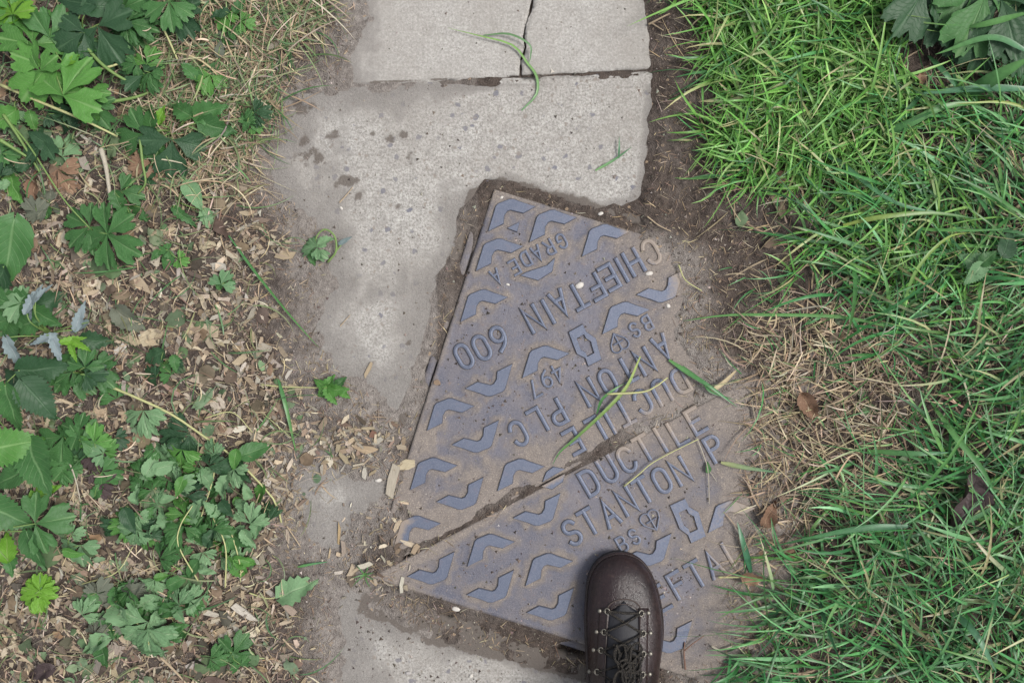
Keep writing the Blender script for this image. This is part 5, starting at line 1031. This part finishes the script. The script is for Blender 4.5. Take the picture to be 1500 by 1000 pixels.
twig([(55, 960, .006), (70, 980, .008), (78, 1000, .006)], .0030, 'twig', 'stout brown stick in the lower corner chips')
twig([(120, 855, .008), (170, 838, .016), (195, 800, .012)], .0010, 'stem_pale', 'arched yellow straw over the square bark piece')
twig([(312, 640, .012), (314, 690, .018), (300, 740, .018), (288, 775, .012)], .0013, 'stem_pale', 'pale stalk bowing through the wilted heap')
twig([(420, 770, .005), (440, 800, .006)], .0012, 'twig', 'short straw on bare earth beside the green stems')
twig([(414, 935, .004), (425, 946, .005), (438, 958, .004)], .0016, 'twig', 'brown splinter twig on bare earth near the lower concrete')

# ------------------------------------------------------------------ the boot
ZB = LID2 + .0045
boot = empty('hiking_boot', W(912, 960, ZB), 'dark brown laced leather hiking boot standing on the lower cover half', 'boot')
TY = -.3195 * 1.0    # world y of the toe front
YS = np.array((0, .004, .010, .018, .030, .045, .062, .080, .100, .120, .145, .170, .200, .230, .260, .285, .300))
Wd_ = np.array((0.006, .021, .031, .039, .0465, .0520, .0555, .0580, .0592, .0592, .0575, .0545, .050, .046, .043, .034, .012))
Cx_ = np.array((.1635, .163, .163, .163, .1635, .1645, .166, .1675, .1685, .169, .168, .1665, .165, .164, .163, .163, .163))
Zt_ = np.array((.030, .039, .046, .0525, .058, .0615, .064, .067, .072, .0785, .088, .099, .112, .120, .120, .112, .10))
def bw(y): return np.interp(y, YS, Wd_)
def bc(y): return np.interp(y, YS, Cx_)
def bt(y): return np.interp(y, YS, Zt_)
def smooth_interp(y, arr):
    k = np.linspace(-.008, .008, 9); return np.mean([np.interp(np.clip(y + q * np.clip(y / .03, 0, 1), 0, .3), YS, arr) for q in k], 0)
def top_z(x, y):
    """height of the upper at across-position x (metres from centre line) and distance y behind the toe"""
    w = smooth_interp(y, Wd_); q = np.clip(np.abs(x) / w, 0, .999); e = np.interp(y, (0, .05, .1, .2), (2.2, 2.3, 2.2, 2.0)); return ZB + .022 + (smooth_interp(y, Zt_) - .022) * (1 - q ** e) ** (1 / e)
yy = np.concatenate([np.linspace(0, .03, 16) ** 1.0, np.linspace(.034, .30, 68)]); nth = 33; th = np.linspace(0, np.pi, nth); rows = []
for y_ in yy:
    w = smooth_interp(np.array(y_), Wd_); c = smooth_interp(np.array(y_), Cx_); h = smooth_interp(np.array(y_), Zt_) - .022; e = np.interp(y_, (0, .05, .1, .2), (2.2, 2.3, 2.2, 2.0))
    xx = np.sign(np.cos(th)) * np.abs(np.cos(th)) ** (2 / e) * w; zz = ZB + .022 + h * np.abs(np.sin(th)) ** (2 / e)
    # creases across the vamp where the foot bends
    cr = .0011 * math.exp(-((y_ - .062) / .012) ** 2) * np.sin(y_ * 900) * np.exp(-(xx / .035) ** 2) * 0.5
    inw = 1 - .06 * np.clip((.06 - (zz - ZB)) / .04, 0, 1)      # the sides draw in towards the welt
    rows.append(np.stack([c + xx * inw, np.full(nth, TY - y_), zz + cr], -1))
V = np.stack(rows).reshape(-1, 3)
low = V.reshape(len(yy), nth, 3)[:, [0, -1]].copy()
idx = np.arange(len(yy) * nth).reshape(len(yy), nth); F = np.stack([idx[:-1, :-1], idx[:-1, 1:], idx[1:, 1:], idx[1:, :-1]], -1).reshape(-1, 4)
part('upper', boot, V, [F, np.array([list(idx[0])[::-1], list(idx[-1])])], M['leather'])
def outline(grow, n=44):
    y_ = np.concatenate([np.linspace(0, .03, 12), np.linspace(.036, .30, n)]); w = smooth_interp(y_, Wd_) * .965 + grow; c = smooth_interp(y_, Cx_)
    yk = y_ - grow * np.exp(-y_ / .02) * 1.0 + grow * (y_ > .28)
    Lp = np.stack([c - w, TY - yk], -1); Rp = np.stack([c + w, TY - yk], -1)[::-1]; return np.vstack([Lp, Rp])
def slab_outline(levels):
    rows = []; 
    for gpx, zz in levels: q = outline(gpx); rows.append(np.column_stack([q, np.full(len(q), zz)]))
    n = len(rows[0]); V = np.vstack(rows); F = np.array([(r * n + i, r * n + (i + 1) % n, (r + 1) * n + (i + 1) % n, (r + 1) * n + i) for r in range(len(rows) - 1) for i in range(n)])
    return V, [F, np.array([list(range(n)), [(len(rows) - 1) * n + i for i in range(n)][::-1]])]
V, F = slab_outline(((.0005, ZB - .004), (.0015, ZB + .010), (.002, ZB + .014), (.0015, ZB + .016))); part('sole', boot, V, F, M['rubber'])
V, F = slab_outline(((.0012, ZB + .0165), (.0026, ZB + .0175), (.0026, ZB + .0215), (.0010, ZB + .0235), (-.004, ZB + .0245))); welt = part('welt', boot, V, F, M['leather'])
q = outline(.0006); st = []
for i in range(0, len(q) - 1):
    a, b = q[i], q[i + 1]; d_ = b - a; l = np.hypot(*d_)
    if l < .0005 or l > .02: continue
    for s_ in np.arange(0, 1, max(.12, .0036 / l)):
        p0, p1 = a + d_ * s_, a + d_ * min(1, s_ + .0022 / l); st.append(tube([(p0[0], p0[1], ZB + .0241), ((p0[0] + p1[0]) / 2, (p0[1] + p1[1]) / 2, ZB + .0246), (p1[0], p1[1], ZB + .0241)], .00035, 4))
V, F, U = join(st); part('stitching', welt, V, F, M['thread'])
# shaft, collar and a sock inside
rows = []; a = np.linspace(0, 2 * np.pi, 36, endpoint=False)
for k, (zz, rx, ry, yc) in enumerate(((.085, .042, .060, .225), (.105, .0425, .058, .232), (.13, .044, .056, .238), (.155, .047, .058, .240), (.175, .049, .060, .240), (.178, .047, .058, .240), (.172, .043, .054, .240), (.150, .040, .050, .240))):
    rows.append(np.stack([.164 + np.cos(a) * rx, TY - yc + np.sin(a) * ry, np.full(36, ZB + zz)], -1))
V = np.vstack(rows); F = np.array([(r * 36 + i, r * 36 + (i + 1) % 36, (r + 1) * 36 + (i + 1) % 36, (r + 1) * 36 + i) for r in range(7) for i in range(36)]); part('collar', boot, V, F, M['leather'])
rows = [np.stack([.164 + np.cos(a) * rx, TY - .240 + np.sin(a) * ry, np.full(36, ZB + zz)], -1) for zz, rx, ry in ((.14, .0405, .0505), (.19, .040, .049), (.205, .036, .045), (.200, .020, .025))]
V = np.vstack(rows); F = [np.array([(r * 36 + i, r * 36 + (i + 1) % 36, (r + 1) * 36 + (i + 1) % 36, (r + 1) * 36 + i) for r in range(3) for i in range(36)]), np.array([list(range(108, 144))])]; part('sock', boot, V, F, M['sock'])
def on_boot(px_, py_, lift=0.0):
    """point on the upper's surface that shows at this photo pixel"""
    z_ = .07
    for _ in range(6):
        k = 1 - z_ / HCAM; X = (px_ - 750) * S * k; Y = (500 - py_) * S * k; y_ = TY - Y; z_ = float(top_z(X - float(smooth_interp(np.array(y_), Cx_)), np.array(y_)))
    return np.array((X, Y, z_ + lift))
def sheet(edge_fn, rows_, cols_, lift, mat, name, thick=.0016):
    P = np.array([[on_boot(*edge_fn(i / (rows_ - 1), j / (cols_ - 1)), lift=lift(i / (rows_ - 1), j / (cols_ - 1))) for j in range(cols_)] for i in range(rows_)])
    Q = P.copy(); Q[..., 2] -= thick; V = np.vstack([P.reshape(-1, 3), Q.reshape(-1, 3)]); n = rows_ * cols_; ix = np.arange(n).reshape(rows_, cols_)
    F = [np.stack([ix[:-1, :-1], ix[:-1, 1:], ix[1:, 1:], ix[1:, :-1]], -1).reshape(-1, 4)]
    bl = list(ix[0]) + list(ix[1:, -1]) + list(ix[-1, ::-1][1:]) + list(ix[::-1, 0][1:-1]); m = len(bl); bl = np.array(bl); F.append(np.stack([bl, bl + n, np.roll(bl, -1) + n, np.roll(bl, -1)], -1))
    return part(name, boot, V, F, M[mat])
def tong(u, v):   # u down the foot, v across
    y_ = 879 + u * 150; w = 25 * min(1, math.sqrt(u * 9 + .001)); return 914 + (v - .5) * 2 * w - u * 5, y_ + 6 * ((v - .5) * 2) ** 2 * (1 - u)
sheet(tong, 20, 9, lambda u, v: .0012 + .0025 * (1 - (2 * v - 1) ** 2) * min(1, u * 5), 'tongue', 'tongue')
for sgn in (-1, 1):
    def facing(u, v, sgn=sgn):
        y_ = 890 + u * 140; inner = 21 + 3 * math.sin(u * 3) ; outer = 36 + 4 * u; return 914 + sgn * (inner + (outer - inner) * v) - u * 6, y_
    sheet(facing, 16, 5, lambda u, v: .0026 * (1 - v * .8), 'leather', 'eyelet_facing', .0024)
    P = [on_boot(914 + sgn * 24.5 - u * 6, 892 + u * 138, .0032) for u in np.linspace(0, 1, 24)]; V, F, U = tube(P, .0006, 5); part('facing_stitch', boot, V, F, M['thread'])
P = [on_boot(914 + 25 * math.cos(R(a_)), 894 - 17 * math.sin(R(a_)), .0012) for a_ in np.linspace(2, 178, 26)]; V, F, U = tube(P, .0010, 6); part('throat_piping', boot, V, F, M['thread'])
P = [on_boot(914 + 21 * math.cos(R(a_)), 897 - 13 * math.sin(R(a_)), .0014) for a_ in np.linspace(2, 178, 26)]; V, F, U = tube(P, .0005, 5); part('throat_stitch', boot, V, F, M['thread'])
HL = [(889, 893.5), (884.5, 924), (880, 950.5), (874, 982), (870, 1012)]; HR = [(939, 896.5), (942, 926), (942, 956), (941, 986), (940, 1016)]
HB = [[], []]
for side, hooks, sg in ((0, HL, -1), (1, HR, 1)):
    for (hx, hy) in hooks:
        c = on_boot(hx, hy, .0045); HB[side].append(c)
        root = part('lace_hook', boot, *[q for q in (lambda t_: (t_[0], t_[1]))(tube([c + np.array((0.0034 * math.cos(a_) , .0042 * math.sin(a_), .0012 * math.cos(a_) * -sg)) for a_ in np.linspace(0, 2 * np.pi, 15)], .00085, 6))], M['hook'])
        e_ = on_boot(hx + sg * 5, hy, .003); V, F, U = tube([c + np.array((sg * .002, 0, 0)), e_], [.0014, .0017], 6); part('hook_arm', boot, V, F, M['hook'])
        rv = on_boot(hx + sg * 10.5, hy + .5, .0012); a8 = np.linspace(0, 2 * np.pi, 12, endpoint=False); rows = [np.stack([rv[0] + np.cos(a8) * r_, rv[1] + np.sin(a8) * r_, np.full(12, rv[2] + z_)], -1) for r_, z_ in ((.0031, -.002), (.0031, .0005), (.0024, .0014), (.001, .0018))]
        V = np.vstack(rows); F = [np.array([(r * 12 + i, r * 12 + (i + 1) % 12, (r + 1) * 12 + (i + 1) % 12, (r + 1) * 12 + i) for r in range(3) for i in range(12)]), np.array([list(range(36, 48))])]; part('rivet', boot, V, F, M['hook'])
def lace(P, name='lace', r=.00165):
    P = smooth_pts(P, 36); V, F, U = tube(P, r, 8); return part(name, boot, V, F, M['lace'], uvs=U)
def mid_lift(a, b, extra): 
    m = (a + b) / 2; px_ = m[0] / (1 - m[2] / HCAM) / S + 750; py_ = 500 - m[1] / (1 - m[2] / HCAM) / S; return on_boot(px_, py_, .0058 + extra)
lace([HB[0][0], mid_lift(HB[0][0], HB[1][0], -.001), HB[1][0]])
for k in range(4):
    for s_, ex in ((0, 0.0), (1, .0032)):
        a_, b_ = HB[s_][k], HB[1 - s_][k + 1]; lace([a_, a_ * .72 + mid_lift(a_, b_, ex) * .28 + np.array((0, 0, .001)), mid_lift(a_, b_, ex), b_ * .72 + mid_lift(a_, b_, ex) * .28 + np.array((0, 0, .001)), b_])
def bow(pts): lace([on_boot(x_, y_, l_) for x_, y_, l_ in pts], 'bow_lace', .0018)
bow([(915, 972, .012), (900, 962, .016), (899, 948, .014), (910, 940, .013), (920, 946, .014), (917, 962, .016), (913, 974, .013)])
bow([(915, 974, .012), (928, 960, .017), (938, 946, .015), (932, 937, .014), (923, 944, .016), (921, 960, .018), (916, 974, .014)])
bow([(914, 972, .014), (904, 980, .014), (898, 996, .012), (900, 1012, .010)])
bow([(916, 974, .015), (930, 978, .016), (938, 990, .013), (928, 1000, .012), (912, 994, .014), (906, 984, .014)])
bow([(908, 968, .016), (914, 978, .019), (922, 970, .019), (916, 964, .018), (909, 972, .016)])
bow([(900, 990, .011), (890, 996, .010), (884, 1008, .010)]); bow([(922, 984, .013), (934, 970, .014), (940, 958, .012), (934, 950, .012)])
bow([(898, 940, .010), (906, 952, .013), (904, 970, .014), (912, 984, .014), (924, 990, .013)])

rb_ = random.Random(3)
for k in range(9):   # the bundle of the tied bow over the instep
    a0 = rb_.uniform(0, 6.28); cx, cy = 915 + rb_.uniform(-9, 11), 966 + rb_.uniform(-22, 34); rx, ry = rb_.uniform(6, 13), rb_.uniform(9, 20); l0 = rb_.uniform(.009, .018)
    bow([(cx + rx * math.cos(a0 + q * 1.15), cy + ry * math.sin(a0 + q * 1.15), l0 + .003 * math.sin(q * 1.7 + k)) for q in range(5)])
